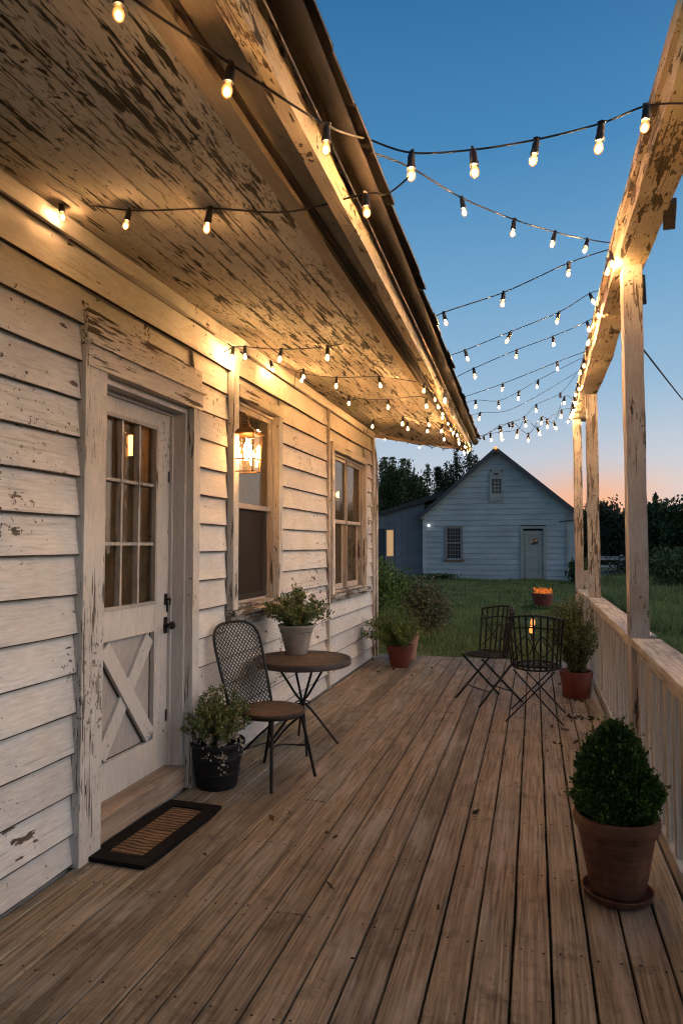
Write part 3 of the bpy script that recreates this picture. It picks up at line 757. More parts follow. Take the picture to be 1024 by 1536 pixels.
# ------------------------------------------------------------------ posts, beam, railing
frame=empty('timber_pergola',(.57,5,0),label='open timber frame of posts and rough beam along the railing',cat='timber frame')
def posts():
    for (x,y,w,d,zt) in ((.597,4.47,.105,.16,3.22),(.615,7.78,.115,.13,3.19),(.545,9.10,.10,.10,3.10)):
        mb=MB(); mb.bar((x,y,.0),(x,y,zt),w,d,(0,1,0),60,.0035); mb.build('post',M['post_paint'],frame,bevel=0)
    # flared foot on the far post
    MB().bar((.60,9.08,1.18),(.665,9.08,.955),.05,.09,(1,0,0),8,.004).build('post_brace',M['post_paint'],frame)
    # beam: side face .50, underside to .64 ; sags a little to the far end, with hewn swellings between the posts
    n=140; prof=[(.50,0),(.50,.17),(.668,.17),(.668,0)]; vs=[];fs=[]
    for j in range(n+1):
        y=-1.0+10.25*j/n; base=3.20-.02*max(0,(y-4.5))/1-.0
        if y>4.5: base=3.20-.022*(y-4.5)
        sw=0
        for yc,a,s in ((6.6,.03,.8),(8.55,.035,.35)): sw+=a*math.exp(-((y-yc)/s)**2)
        for k,(x,z) in enumerate(prof):
            r=mnoise.noise(Vector((y*2,k*5,0)))*.010+mnoise.noise(Vector((y*9,k*5,0)))*.005
            zz=z
            if k in (3,0): zz-=sw*(1 if k==3 else .35)
            vs.append((x+r+max(0,4.3-y)*.010+(.03*sw/.08 if k==3 else 0),y,base+zz+mnoise.noise(Vector((y*3,k*5,7)))*.008))
    for j in range(n):
        for k in range(4): q=(k+1)%4; fs.append((j*4+k,(j+1)*4+k,(j+1)*4+q,j*4+q))
    fs+= [(0,1,2,3),(n*4+3,n*4+2,n*4+1,n*4)]
    MB().add(vs,fs).build('beam',M['beam_paint'],frame)
    MB().bar((.541,-1,3.335),(.489,4.5,3.33),.028,.075,(0,0,1),60,.004).build('fascia_strip',M['beam_paint'],frame)
    MB().bar((.487,4.5,3.32),(.487,9.2,3.23),.025,.06,(0,0,1),60,.004).build('fascia_strip',M['beam_paint'],frame)
    MB().bar((.62,-1,3.395),(.575,4.45,3.395),.17,.03,(0,0,1),60,.005).build('cap_board',M['beam_paint'],frame)
    MB().bar((.676,3.66,3.222),(.712,3.88,3.185),.06,.028,(0,0,1),8,.006).build('bracket_stub',M['shingle'],frame)
    MB().bar((.664,4.50,3.17),(.672,4.54,3.00),.05,.03,(1,0,0),8,.005).build('bracket_stub',M['shingle'],frame)
    MB().tube([(.66,2.85,3.21),(.71,2.85,3.14),(.70,2.9,3.11)],.006,6).build('bent_nail',M['rust_metal'],frame)
posts()
def railing():
    Rl=empty('railing',(.61,5,0),label='weathered wooden porch railing with square balusters',cat='railing')
    mb=MB(); mb.bar((.628,-1.2,.925),(.628,4.385,.928),.165,.045,(0,0,1),60,.004); mb.build('top_rail',M['rail'],Rl,bevel=.004)
    mb=MB(); mb.bar((.628,4.555,.928),(.62,7.71,.925),.165,.045,(0,0,1),50,.004); mb.build('top_rail',M['rail'],Rl,bevel=.004)
    mb=MB(); mb.bar((.62,7.85,.925),(.60,9.04,.93),.16,.045,(0,0,1),20,.003); mb.build('top_rail',M['rail'],Rl,bevel=.004)
    MB().bar((.60,-1.2,.875),(.60,4.385,.875),.045,.055,(0,0,1),40,.003).build('under_rail',M['rail'],Rl)
    MB().bar((.60,4.555,.875),(.595,7.71,.875),.045,.055,(0,0,1),40,.003).build('under_rail',M['rail'],Rl)
    for a,b in ((-1.2,4.385),(4.555,7.71),(7.85,9.04)):
        MB().bar((.61,a,.095),(.605,b,.095),.07,.075,(0,0,1),40,.004).build('bottom_rail',M['rail'],Rl,bevel=.004)
    proto=MB(); proto.bar((0,0,.125),(0,0,.86),.045,.068,(0,1,0),14,.0015); 
    first=None; y=1.6
    while y<9.0:
        if abs(y-4.47)>.12 and abs(y-7.78)>.11:
            if first is None:
                first=proto.build('baluster',M['baluster'],Rl,world=False); o=first
            else:
                o=first.copy(); COL.objects.link(o)
            o.location=(.607-.61+random.uniform(-.003,.003),y-5,0); o.rotation_euler=(random.uniform(-.006,.006),random.uniform(-.006,.006),random.uniform(-.12,.12))
        y+=.20+random.uniform(-.01,.01)
railing()

# ------------------------------------------------------------------ string lights
sock=MB(); sock.lathe([(.0,.0),(.009,-.001),(.010,-.008),(.0125,-.012),(.0125,-.036),(.0145,-.040),(.0145,-.052),(.0,-.053)],n=12)
sock.tube([(-.012,0,.002),(0,0,.006),(.012,0,.002)],.005,6)
blb=MB(); blb.lathe([(.0,-.093),(.007,-.091),(.0128,-.084),(.0150,-.075),(.0134,-.066),(.0090,-.058),(.008,-.0535),(0,-.0532)],n=12)
def mesh_only(mb,name,mat):
    o=mb.build(name,mat,None,smooth=True); me=o.data; bpy.data.objects.remove(o); return me
SOCK=mesh_only(sock,'bulb_socket',M['socket'])
BULB={k:mesh_only(blb,'bulb',M[k]) for k in ('bulb','bulb_near','bulb_small','bulb_far')}
def catmull(P,k=8):
    P=[Vector(p) for p in P]; out=[]
    for i in range(len(P)-1):
        p0=P[max(i-1,0)];p1=P[i];p2=P[i+1];p3=P[min(i+2,len(P)-1)]
        for j in range(k):
            t=j/k; out.append(.5*((2*p1)+(p2-p0)*t+(2*p0-5*p1+4*p2-p3)*t*t+(-p0+3*p1-3*p2+p3)*t**3))
    out.append(P[-1]); return out
def string_light(label, path, bulbs, kind='bulb', scale=1.0, wr=.0035, unlit=()):
    """path: list of wire points; bulbs: attachment points on it"""
    L=empty('string_light',path[0],label=label,cat='string light',group='bulb strings over the porch')
    MB().tube(catmull(path),wr,6).build('cable',M['wire'],L,smooth=True)
    for i,p in enumerate(bulbs):
        p=Vector(p); s=bpy.data.objects.new('bulb_socket',SOCK); COL.objects.link(s); s.parent=L
        s.location=p-Vector(path[0]); k=scale*random.uniform(.90,1.10); s.scale=(k,k,k)
        s.rotation_euler=(random.gauss(0,.16),random.gauss(0,.16),random.uniform(0,3))
        if i in unlit: continue
        b=bpy.data.objects.new('bulb',BULB[kind]); COL.objects.link(b); b.parent=s
    return L
HANG=.080
def span(label, px_items, Ya, Yb, xa, xb, **kw):
    """px_items: ('w',px,py) wire point or ('b',px,py) bulb centre, measured; depth runs from Ya at xa to Yb at xb"""
    path=[];bl=[]
    for k,px,py in px_items:
        Y=Ya+(Yb-Ya)*(px-xa)/(xb-xa)
        p=at(px,py,Y=Y)
        if k=='b':
            p=p+Vector((0,0,HANG*kw.get('scale',1))); bl.append(p)
        path.append(p)
    return string_light(label,path,bl,**kw)

b_='b';w_='w'
def slab(px,py,z=2.755): return at(px,py,Z=z)
# nearest string: under the eave, towards the gutter
pa=[slab(150,-60),slab(178,-18)]; pb=[slab(178,-18)]
for (x,y) in ((347,97),(490,188)): p=slab(x,y); pa.append(p); pb.append(p)
pa.append(at(553,209,Y=2.32))
string_light('bulb string slung under the eave nearest the viewer',pa,pb,kind='bulb_near')
span('highest bulb string in the sky, bowed from gutter to beam top',[(w_,553,209),(b_,617,262),(b_,709,258),(b_,805,243),(b_,902,219),(b_,970,193),(w_,1030,155)],2.32,2.45,553,1030)
span('bulb string falling from the gutter to the nearest post head',[(w_,556,228),(w_,617,252),(b_,692,322),(b_,771,352),(b_,832,369),(b_,881,379),(w_,926,366)],2.32,4.45,556,926)
span('bulb string from the wall corner above the siding to the gutter edge',kind='bulb_near',px_items=[(w_,44,298),(b_,91,327),(b_,194,343),(b_,315,342),(w_,430,318),(b_,548,323),(w_,580,291),(w_,617,262)],Ya=2.55,Yb=2.32,xa=44,xb=617)
span('long bulb string from the lantern window top across to the nearest post',[(w_,336,528),(b_,350,538),(b_,367,537),(b_,422,541),(b_,491,537),(b_,570,521),(w_,610,496),(b_,665,487),(b_,755,457),(b_,853,413),(w_,920,372)],4.36,4.45,336,920)
span('sky bulb string second beyond the nearest post',[(w_,612,562),(w_,668,536),(b_,697,541),(b_,766,513),(b_,838,484),(b_,884,456),(w_,902,436)],5.15,5.30,612,902,wr=.003)
span('sky bulb string third beyond the nearest post',[(w_,640,590),(w_,676,570),(b_,710,567),(b_,775,539),(b_,829,519),(b_,880,497),(w_,898,470)],5.75,5.75,640,898,wr=.003)
span('sky bulb string ending above the middle post with few lamps',[(w_,660,604),(w_,690,597),(b_,754,588),(b_,835,556),(w_,878,527)],6.5,6.5,660,878,wr=.003)
span('thin pale bulb string above the barn gable, upper one',[(w_,690,608),(b_,713,612),(b_,747,613),(b_,778,599),(b_,807,582),(w_,872,537)],7.3,7.3,690,872,wr=.0026,kind='bulb_far',scale=1.05)
span('thin pale bulb string just below the upper gable string',[(w_,696,628),(b_,720,631),(w_,760,616),(w_,812,590),(w_,868,556)],7.9,7.9,696,868,wr=.0026,kind='bulb_far',scale=1.15)
span('bunched pale bulb string hanging over the barn roof peak',[(w_,712,655),(b_,735,662),(b_,750,660),(b_,776,656),(b_,787,641),(b_,805,653),(b_,820,641),(b_,842,627),(w_,858,612)],8.9,8.9,712,858,wr=.003,kind='bulb_far',scale=1.25)
span('second bunched bulb string beside the far post head',[(w_,714,665),(w_,730,650),(b_,751,652),(b_,768,645),(b_,792,662),(b_,812,637),(b_,830,645),(b_,846,607),(w_,860,600)],8.6,8.6,714,860,wr=.003,kind='bulb_far',scale=1.2,unlit=(1,))
span('looping slack cable with dark sockets above the barn',[(w_,705,648),(b_,725,664),(b_,749,648),(b_,762,645),(b_,786,635),(b_,804,617),(b_,840,600),(w_,864,560)],8.3,8.3,705,864,wr=.0025,kind='bulb_far',scale=1.0,unlit=(0,1,2,3,5))
# under the soffit
def soff(label,pxs,start=None,end=None,**kw):
    pts=[];bl=[]
    for (x,y) in pxs:
        p=at_soffit(x,y,.10); p=p+Vector((0,0,.078)); pts.append(p); bl.append(p)
    pts.sort(key=lambda p:p.x); 
    if start: pts=[Vector(start)]+pts
    if end: pts=pts+[Vector(end)]
    return string_light(label,pts,bl,**kw)
soff('soffit bulb string above and beyond the lantern window',[(406,556),(451,573),(505,580),(568,580)],start=(WX+.03,4.9,2.94),end=(-.83,5.2,2.76),kind='bulb_small',wr=.0028)
soff('soffit bulb string between the two windows',[(455,568),(523,606),(582,612),(639,611)],start=(WX+.03,5.8,2.94),end=(-.86,7.2,2.76),kind='bulb_small',wr=.0028)
soff('soffit bulb string above the double window',[(560,640),(604,636),(640,639),(667,601)],start=(WX+.03,8.6,2.95),end=(-.7,6.2,2.76),kind='bulb_small',wr=.0028)
soff('last soffit bulb string near the far house corner',[(557,662),(611,644),(642,648),(663,648),(666,661)],start=(WX+.03,8.9,2.95),end=(-.75,8.7,2.74),kind='bulb_small',wr=.0028)
# along the gutter
pts=[];bl=[]
y=3.9; rr=random.Random(5)
while y<9.1:
    t=taper(y); x=-.700-.135*t+rr.uniform(-.02,.02); p=Vector((x,y,2.742+rr.uniform(-.015,.006))); pts.append(p)
    if y>4.6: bl.append(p)
    y+=rr.uniform(.20,.42)*(1.0 if y>5 else 1.6)
string_light('bulb string wound along the peeling fascia under the gutter',pts,bl,kind='bulb_small',wr=.003,scale=.8)
# roof end: dark bunched cable with small lamps
pts=[];bl=[]
for i in range(16):
    t=i/15; x=WX+.06+(1.22)*t; p=Vector((x,Y1+.215,soffit_z(x)-.005-.03*math.sin(t*math.pi)+rr.uniform(-.012,.012))); pts.append(p)
    if i%2: bl.append(p)
string_light('tangled bulb string along the far end of the roof',pts,bl,kind='bulb_small',scale=.5,wr=.006,unlit=(1,2,4,5,6))
# along the beam
pts=[];bl=[]
for y in (4.30,4.36,4.44,5.25,5.9,6.55,6.85,7.5,7.75,8.15,8.45,8.75,8.95,9.12):
    base=3.20-.022*max(0,y-4.5)
    p=Vector((.468+rr.uniform(-.008,.004),y,base+.055+rr.uniform(-.02,.02))); pts.append(p); bl.append(p)
string_light('bulb string wound along the timber beam from post to post',[Vector((.47,4.1,3.3))]+pts,bl,wr=.003)

# ------------------------------------------------------------------ pots and plants
def pot(parent,c,prof,mat,inner,soil=True,name='pot'):
    """prof: outer radius,height list bottom->top; wall turned inwards"""
    r=prof[-1][0]; h=prof[-1][1]
    P=[(.0001,0)]+prof+[(r-inner,h),(r-inner-.005,h-.03),(r-inner-.012,h-.05)]
    MB().lathe(P,c,48).build(name,mat,parent,smooth=True)
    MB().lathe([(r-inner-.004,h-.055),(.6*r,h-.035),(.0001,h-.03)],c,24,.03).build('soil',M['soil'],parent,smooth=True)
M['box_leaf']=leaf_mat('boxwood_leaf',(.012,.036,.006),(.060,.125,.020),(.13,.20,.045))
M['shrub_leaf']=leaf_mat('shrub_leaf',(.045,.075,.022),(.15,.19,.06),(.38,.34,.20))
M['herb_leaf']=leaf_mat('herb_leaf',(.055,.09,.03),(.17,.21,.075),(.30,.27,.13))
M['fern_leaf']=leaf_mat('fern_leaf',(.045,.095,.025),(.15,.22,.06))
M['blossom']=leaf_mat('pale_blossom',(.42,.36,.26),(.62,.56,.45))
M['stem']=plain('plant_stem',(.05,.042,.02),.8,0,.3,30,.1)
M['tree_leaf']=leaf_mat('tree_leaf',(.025,.045,.015),(.10,.14,.05),None,.2)
M['tree_leaf2']=leaf_mat('dark_tree_leaf',(.012,.022,.009),(.045,.062,.026),None,.2)
M['bush_leaf']=leaf_mat('bush_leaf',(.06,.075,.035),(.19,.19,.095),(.32,.25,.15))
M['bark']=bare_wood('bark',(.02,.014,.01),(.08,.06,.045),'Z',14,.3)

def stems_plant(parent,c,n,h,spread,leafsize,per,mat,aspect=.5,droop=.1,stem_r=.0018,lean=(0,0),start=.2,curl=1.0,extra=None):
    """leafy stems rising from c"""
    mb=MB(); L=[];D=[]
    for i in range(n):
        a=RNG.uniform(0,2*math.pi); rr_=spread*math.sqrt(RNG.uniform(0,1)); hh=h*RNG.uniform(.55,1.0)*(1-.35*(rr_/spread)**2)
        p0=np.array(c)+np.array([math.cos(a)*rr_*.22,math.sin(a)*rr_*.22,0])
        tip=np.array([math.cos(a)*rr_+lean[0],math.sin(a)*rr_+lean[1],hh-droop*hh*(rr_/spread)])
        pts=[]
        w=RNG.normal(0,.012,3)
        for k in range(7):
            t=k/6; q=p0+np.array([tip[0]*t**1.5,tip[1]*t**1.5,tip[2]*(1-(1-t)**1.4)])+w*math.sin(t*3.1)*curl
            pts.append(q)
        mb.tube([tuple(p) for p in pts],stem_r,4,stem_r*.4,cap=False)
        P=np.array(pts)
        t=RNG.uniform(start,1,per); idx=np.clip((t*6).astype(int),0,5); fr=t*6-idx
        q=P[idx]*(1-fr[:,None])+P[idx+1]*fr[:,None]
        off=RNG.normal(0,leafsize*.55,(per,3)); L.append(q+off); D.append(off/np.linalg.norm(off,axis=1,keepdims=True)+np.array([0,0,.4]))
    loc=np.array(parent.location)
    mb.build('stem',M['stem'],parent)
    L=np.concatenate(L)-loc; o=leaves('foliage',L,leafsize,mat,parent,aspect,dirs=np.concatenate(D))
    return o

# clipped boxwood in terracotta by the railing
def boxwood():
    c=(.325,3.215,0); T=empty('boxwood_pot',c,label='clipped cone boxwood in a brown terracotta pot by the railing',cat='potted plant')
    MB().lathe([(.0001,.0),(.135,.0),(.150,.012),(.160,.034),(.152,.036),(.142,.016),(.0001,.012)],c,48,0,.92).build('saucer',M['terra'],T,smooth=True)
    MB().lathe([(.0001,.016),(.115,.016),(.122,.03),(.150,.17),(.172,.285),(.176,.292),(.188,.297),(.194,.318),(.190,.346),(.181,.352),(.174,.345),(.166,.305),(.0001,.304)],c,56,0,.92).build('pot',M['terra'],T,smooth=True)
    MB().lathe([(.160,.308),(.09,.322),(.0001,.325)],c,24,.03,.92).build('soil',M['soil'],T)
    MB().tube([(c[0],c[1],.31),(c[0],c[1],.62)],.012,8,.004).build('stem',M['stem'],T)
    n=17000
    t=RNG.random(n)**1.15; z=.325+.405*t
    def rad(t): return .178*np.sqrt(np.clip(np.minimum(1,(t+.12)*3.2),0,1))*(1-t**1.8)**.66+.006
    a=RNG.uniform(0,2*np.pi,n); k=RNG.uniform(.55,1,n)**.4
    lump=1+.10*np.sin(a*5+z*31)+.07*np.sin(a*9-z*47)+.06*np.sin(a*3+z*19)
    r=rad(t)*k*lump
    P=np.stack([r*np.cos(a),r*np.sin(a),z],1)+RNG.normal(0,.006,(n,3))
    m=np.random.default_rng(4); sh=[]
    for q in range(150):
        i0=m.integers(0,n); p=P[i0]; o=np.array([np.cos(a[i0]),np.sin(a[i0]),.8]); o/=np.linalg.norm(o)
        for w in range(7): sh.append(p+o*(.004+.006*w)*m.uniform(.6,1.1)+m.normal(0,.003,3))
    P=np.concatenate([P,np.array(sh)]); a=np.concatenate([a,m.uniform(0,6.28,len(sh))]); n=len(P)
    d=np.stack([np.cos(a),np.sin(a),np.full(n,.5)],1)
    leaves('foliage',P,.017,M['box_leaf'],T,.62,dirs=d)
boxwood()
def bucket_plant():
    c=(-1.925,3.98,0); T=empty('bucket_plant',c,label='bushy pale flowering plant in a black ribbed pot beside the door',cat='potted plant')
    pot(T,c,[(.118,0),(.124,.01),(.134,.085),(.140,.09),(.140,.10),(.136,.104),(.148,.18),(.153,.184),(.153,.194),(.150,.20),(.158,.25),(.170,.256),(.173,.275),(.168,.284)],M['black_plastic'],.012)
    z=(c[0],c[1],.24)
    stems_plant(T,z,130,.41,.215,.017,95,M['shrub_leaf'],.6,.25,start=.05)
    # pale flowers trailing over the rim on the camera side
    P=[]
    for (sx,sy,ex,ey,ez,n) in ((.08,-.10,.11,-.16,.13,130),(.10,-.06,.20,-.07,.24,120),(.0,-.12,.02,-.17,.22,110),(-.06,-.1,-.09,-.13,.30,100),(.12,.0,.16,-.03,.40,80)):
        for i in range(n):
            t=RNG.random(); q=np.array([sx+(ex-sx)*t,sy+(ey-sy)*t,.31*(1-t)+ez*t+.06*math.sin(t*3.1)])+RNG.normal(0,.014,3); P.append(q)
    leaves('blossoms',np.array(P),.014,M['blossom'],T,.8)
bucket_plant()
def table_plant():
    c=(-1.80,5.10,.655); T=empty('table_plant',c,label='leafy herb in a grey zinc pot standing on the round table',cat='potted plant')
    pot(T,c,[(.080,0),(.084,.006),(.112,.12),(.138,.205),(.146,.208),(.148,.222),(.143,.226)],M['zinc'],.008)
    stems_plant(T,(c[0],c[1],c[2]+.19),70,.345,.23,.030,52,M['herb_leaf'],.5,.2,.0022,lean=(-.01,0))
table_plant()
def red_pots():
    c=(-1.62,8.42,0); T=empty('fern_pot',c,label='feathery green plant in a red clay pot at the house corner',cat='potted plant')
    pot(T,c,[(.11,0),(.115,.006),(.150,.19),(.160,.192),(.172,.265),(.168,.27)],M['terra_red'],.014)
    stems_plant(T,(c[0],c[1],.22),120,.58,.34,.034,90,M['fern_leaf'],.28,.25,.002,lean=(-.10,-.05))
    c=(-1.63,9.02,0); T=empty('clay_pot',c,label='pale clay pot half hidden behind the red corner pot',cat='plant pot')
    pot(T,c,[(.10,0),(.105,.006),(.148,.30),(.156,.302),(.162,.375),(.158,.38)],M['terra_pale'],.014)
    c=(.385,7.22,0); T=empty('rail_pot_plant',c,label='tall loose shrub in a broad red pot by the railing',cat='potted plant')
    pot(T,c,[(.125,0),(.130,.006),(.150,.20),(.156,.202),(.160,.255),(.156,.26)],M['terra_red'],.014)
    stems_plant(T,(c[0],c[1],.21),130,.86,.25,.022,105,M['shrub_leaf'],.45,.05,.0025,lean=(-.04,.0),start=.1)
red_pots()
def glowing_planter():
    c=at(813,914,Z=GZ); T=empty('glowing_planter',(c.x,c.y,GZ),label='dark red planter of glowing orange blooms on the lawn',cat='planter')
    pot(T,(c.x,c.y,GZ),[(.20,0),(.205,.01),(.27,.36),(.285,.362),(.29,.42),(.285,.43)],M['terra_red'],.02)
    n=260; a=RNG.uniform(0,6.28,n); r=.24*np.sqrt(RNG.random(n))
    P=np.stack([r*np.cos(a),r*np.sin(a),.40+.14*RNG.random(n)],1)
    leaves('glowing_blooms',P,.085,M['ember'],T,.5,up=1.2)
    n=500; a=RNG.uniform(0,6.28,n); r=.36*np.sqrt(RNG.random(n)); P=np.stack([r*np.cos(a),r*np.sin(a),.40+.40*RNG.random(n)*(r/.36)],1)
    n=1500; a=RNG.uniform(0,6.28,n); r=RNG.uniform(.22,.52,n); P2=np.stack([r*np.cos(a),r*np.sin(a),.13*RNG.random(n)*(1.3-r*1.7)],1)
    leaves('foliage',np.concatenate([P,P2]),.07,M['fern_leaf'],T,.3,up=.6)
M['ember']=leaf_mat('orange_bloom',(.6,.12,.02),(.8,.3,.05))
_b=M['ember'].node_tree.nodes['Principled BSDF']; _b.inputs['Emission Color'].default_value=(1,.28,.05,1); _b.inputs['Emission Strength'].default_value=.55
glowing_planter()
def garden_light():
    c=at(797,962,Z=GZ); T=empty('garden_light',(c.x,c.y,GZ),label='small amber garden light on a stake seen through the chair back',cat='garden light')
    MB().tube([(c.x,c.y,GZ),(c.x,c.y,GZ+.16)],.01,8).build('stake',M['black_metal'],T)
    MB().lathe([(0,.14),(.035,.145),(.045,.2),(.03,.26),(0,.27)],(c.x,c.y,GZ),14).build('lamp_glass',M['amber'],T,smooth=True)
    MB().lathe([(0,.28),(.035,.285),(.04,.34),(.025,.39),(0,.395)],(c.x+.02,c.y,GZ),14).build('lamp_glass',M['amber'],T,smooth=True)
    MB().tube([(c.x+.02,c.y,GZ+.255),(c.x+.02,c.y,GZ+.29)],.012,8).build('collar',M['black_metal'],T)
M['amber']=emit('amber_lamp',(1,.30,.045),1.7)
garden_light()

# ------------------------------------------------------------------ bistro table
def bistro_table():
    c=Vector((-1.69,4.93,0)); T=empty('bistro_table',c,label='round dark wooden cafe table with thin iron legs by the wall',cat='table')
    r=.365; zt=.655
    MB().lathe([(.0001,zt-.05),(r-.012,zt-.05),(r,zt-.045),(r+.002,zt-.012),(r-.004,zt-.002),(r-.022,zt-.001),(r-.024,zt-.012),(.0001,zt-.012)],c,64,.002).build('table_rim',M['table_rim'],T,smooth=True)
    mb=MB(); w=.09; y=-r
    k=0
    while y<r:
        a,b=y+.001,min(y+w-.001,r-.001); ym=max(abs(a),abs(b)); R_=r-.026
        def hw(q): return math.sqrt(max(0,R_*R_-q*q))
        n=6; top=[];
        for i in range(n+1):
            q=a+(b-a)*i/n; top.append((q,hw(q)))
        z=zt+random.uniform(-.002,.001)
        vs=[(c.x-h,c.y+q,z-.01) for q,h in top]+[(c.x+h,c.y+q,z-.01) for q,h in top][::-1]
        m=len(vs); vs+= [(p[0],p[1],z) for p in vs]
        mb.add(vs,[tuple(range(m))[::-1],tuple(range(m,2*m))]+[(i,(i+1)%m,m+(i+1)%m,m+i) for i in range(m)])
        y+=w
    mb.v=[tuple(Matrix.Rotation(.5,3,'Z')@(Vector(p)-c)+c) for p in mb.v]
    mb.build('table_top',M['table_wood'],T)
    for k in range(4):
        a=R(40+90*k); d=Vector((math.cos(a),math.sin(a),0)); d2=Vector((math.cos(a+math.pi-.25),math.sin(a+math.pi-.25),0))
        p=[c+d*.20+Vector((0,0,zt-.05)),c+d*.13+Vector((0,0,.50)),c+d*.035+Vector((0,0,.36)),c+d2*.06+Vector((0,0,.27)),c+d2*.27+Vector((0,0,.0))]
        MB().tube(catmull(p,6),.0095,8).build('leg',M['black_metal'],T,smooth=True)
    ring=[c+Vector((.055*math.cos(t),.055*math.sin(t),.32)) for t in [i*math.pi/10 for i in range(21)]]
    MB().tube(ring,.006,6).build('leg_ring',M['black_metal'],T,smooth=True)
bistro_table()

# ------------------------------------------------------------------ chair with mesh back
def mesh_chair():
    T=empty('mesh_chair',(-1.655,4.20,0),math.atan2(-.40,.92),label='black iron chair with woven mesh back and round wooden seat',cat='chair')
    # local +X = facing
    sz=.445
    MB().lathe([(.0001,sz-.028),(.195,sz-.028),(.208,sz-.02),(.210,sz-.004),(.200,sz+.002),(.10,sz-.001),(.0001,sz-.004)],(0,0,0),48).build('seat',M['seat_wood'],T,world=False,smooth=True)
    rim=[(.207*math.cos(t),.207*math.sin(t),sz-.026) for t in [i*math.pi/18 for i in range(37)]]
    MB().tube(rim,.010,8).build('seat_ring',M['black_metal'],T,world=False,smooth=True)
    # back outline: arch, reclined; two hoops
    def B(s,z):   # s lateral, z height ; curved + reclined
        return Vector((-.185-(z-.40)*.34-.02*math.cos(s/.2*1.3)+.02,s,z))
    W=.205; zt=.975
    def outline(W,zt,zb):
        P=[(-W*.90,zb),(-W*.96,.6),(-W,.78)]
        for i in range(13):
            t=math.pi-math.pi*i/12; P.append((W*math.copysign(abs(math.cos(t))**.72,math.cos(t)),zt-.15+.15*max(0,math.sin(t))**.72))
        P+=[(W,.78),(W*.96,.6),(W*.90,zb)]
        return P
    MB().tube(catmull([B(s,z) for s,z in outline(W,zt,.40)],4),.010,8).build('back_frame',M['black_metal'],T,world=False,smooth=True)
    mb=MB()   # woven mesh: two families of thin strips clipped to the arch
    def inside(s,z):
        if z<.42: return False
        w=W*(.90+.1*min(1,(z-.4)/.4))
        if z<zt-.15: return abs(s)<w-.004
        return (abs(s/W)**2.7+abs((z-(zt-.15))/.15)**2.7)<.96
    for fam in (1,-1):
        k=-.8
        while k<.8:
            run=[]
            s=-W
            while s<=W+1e-6:
                z=.69+k+fam*s*1.0
                if inside(s,z):
                    run.append(B(s,z)+Vector((.0022*fam*math.sin((s*1.0/.0135)*math.pi),0,0)))
                else:
                    if len(run)>1: mb.tube(run,.0034,4,cap=False)
                    run=[]
                s+=.0125
            if len(run)>1: mb.tube(run,.0034,4,cap=False)
            k+=.031
    mb.build('mesh_back',M['mesh_metal'],T,world=False)
    for sy in (-1,1):
        MB().tube([(.14,sy*.13,sz-.03),(.17,sy*.165,.22),(.205,sy*.20,0)],.0105,8).build('leg',M['black_metal'],T,world=False,smooth=True)
        MB().tube(catmull([B(sy*W*.90,.42),(-.17,sy*.165,.36),(-.20,sy*.175,.18),(-.25,sy*.185,0)],5),.0105,8).build('leg',M['black_metal'],T,world=False,smooth=True)
        MB().tube(catmull([(.15,sy*.13,.40),(.02,sy*.13,.30),(-.12,sy*.15,.17),(-.20,sy*.18,.12)],5),.007,8).build('brace',M['black_metal'],T,world=False,smooth=True)
    MB().tube(catmull([(.18,-.175,.20),(.05,0,.215),(.18,.175,.20)],6),.006,8).build('stretcher',M['black_metal'],T,world=False,smooth=True)
    MB().tube([(-.21,-.18,.15),(-.21,.18,.15)],.006,8).build('stretcher',M['black_metal'],T,world=False,smooth=True)
mesh_chair()

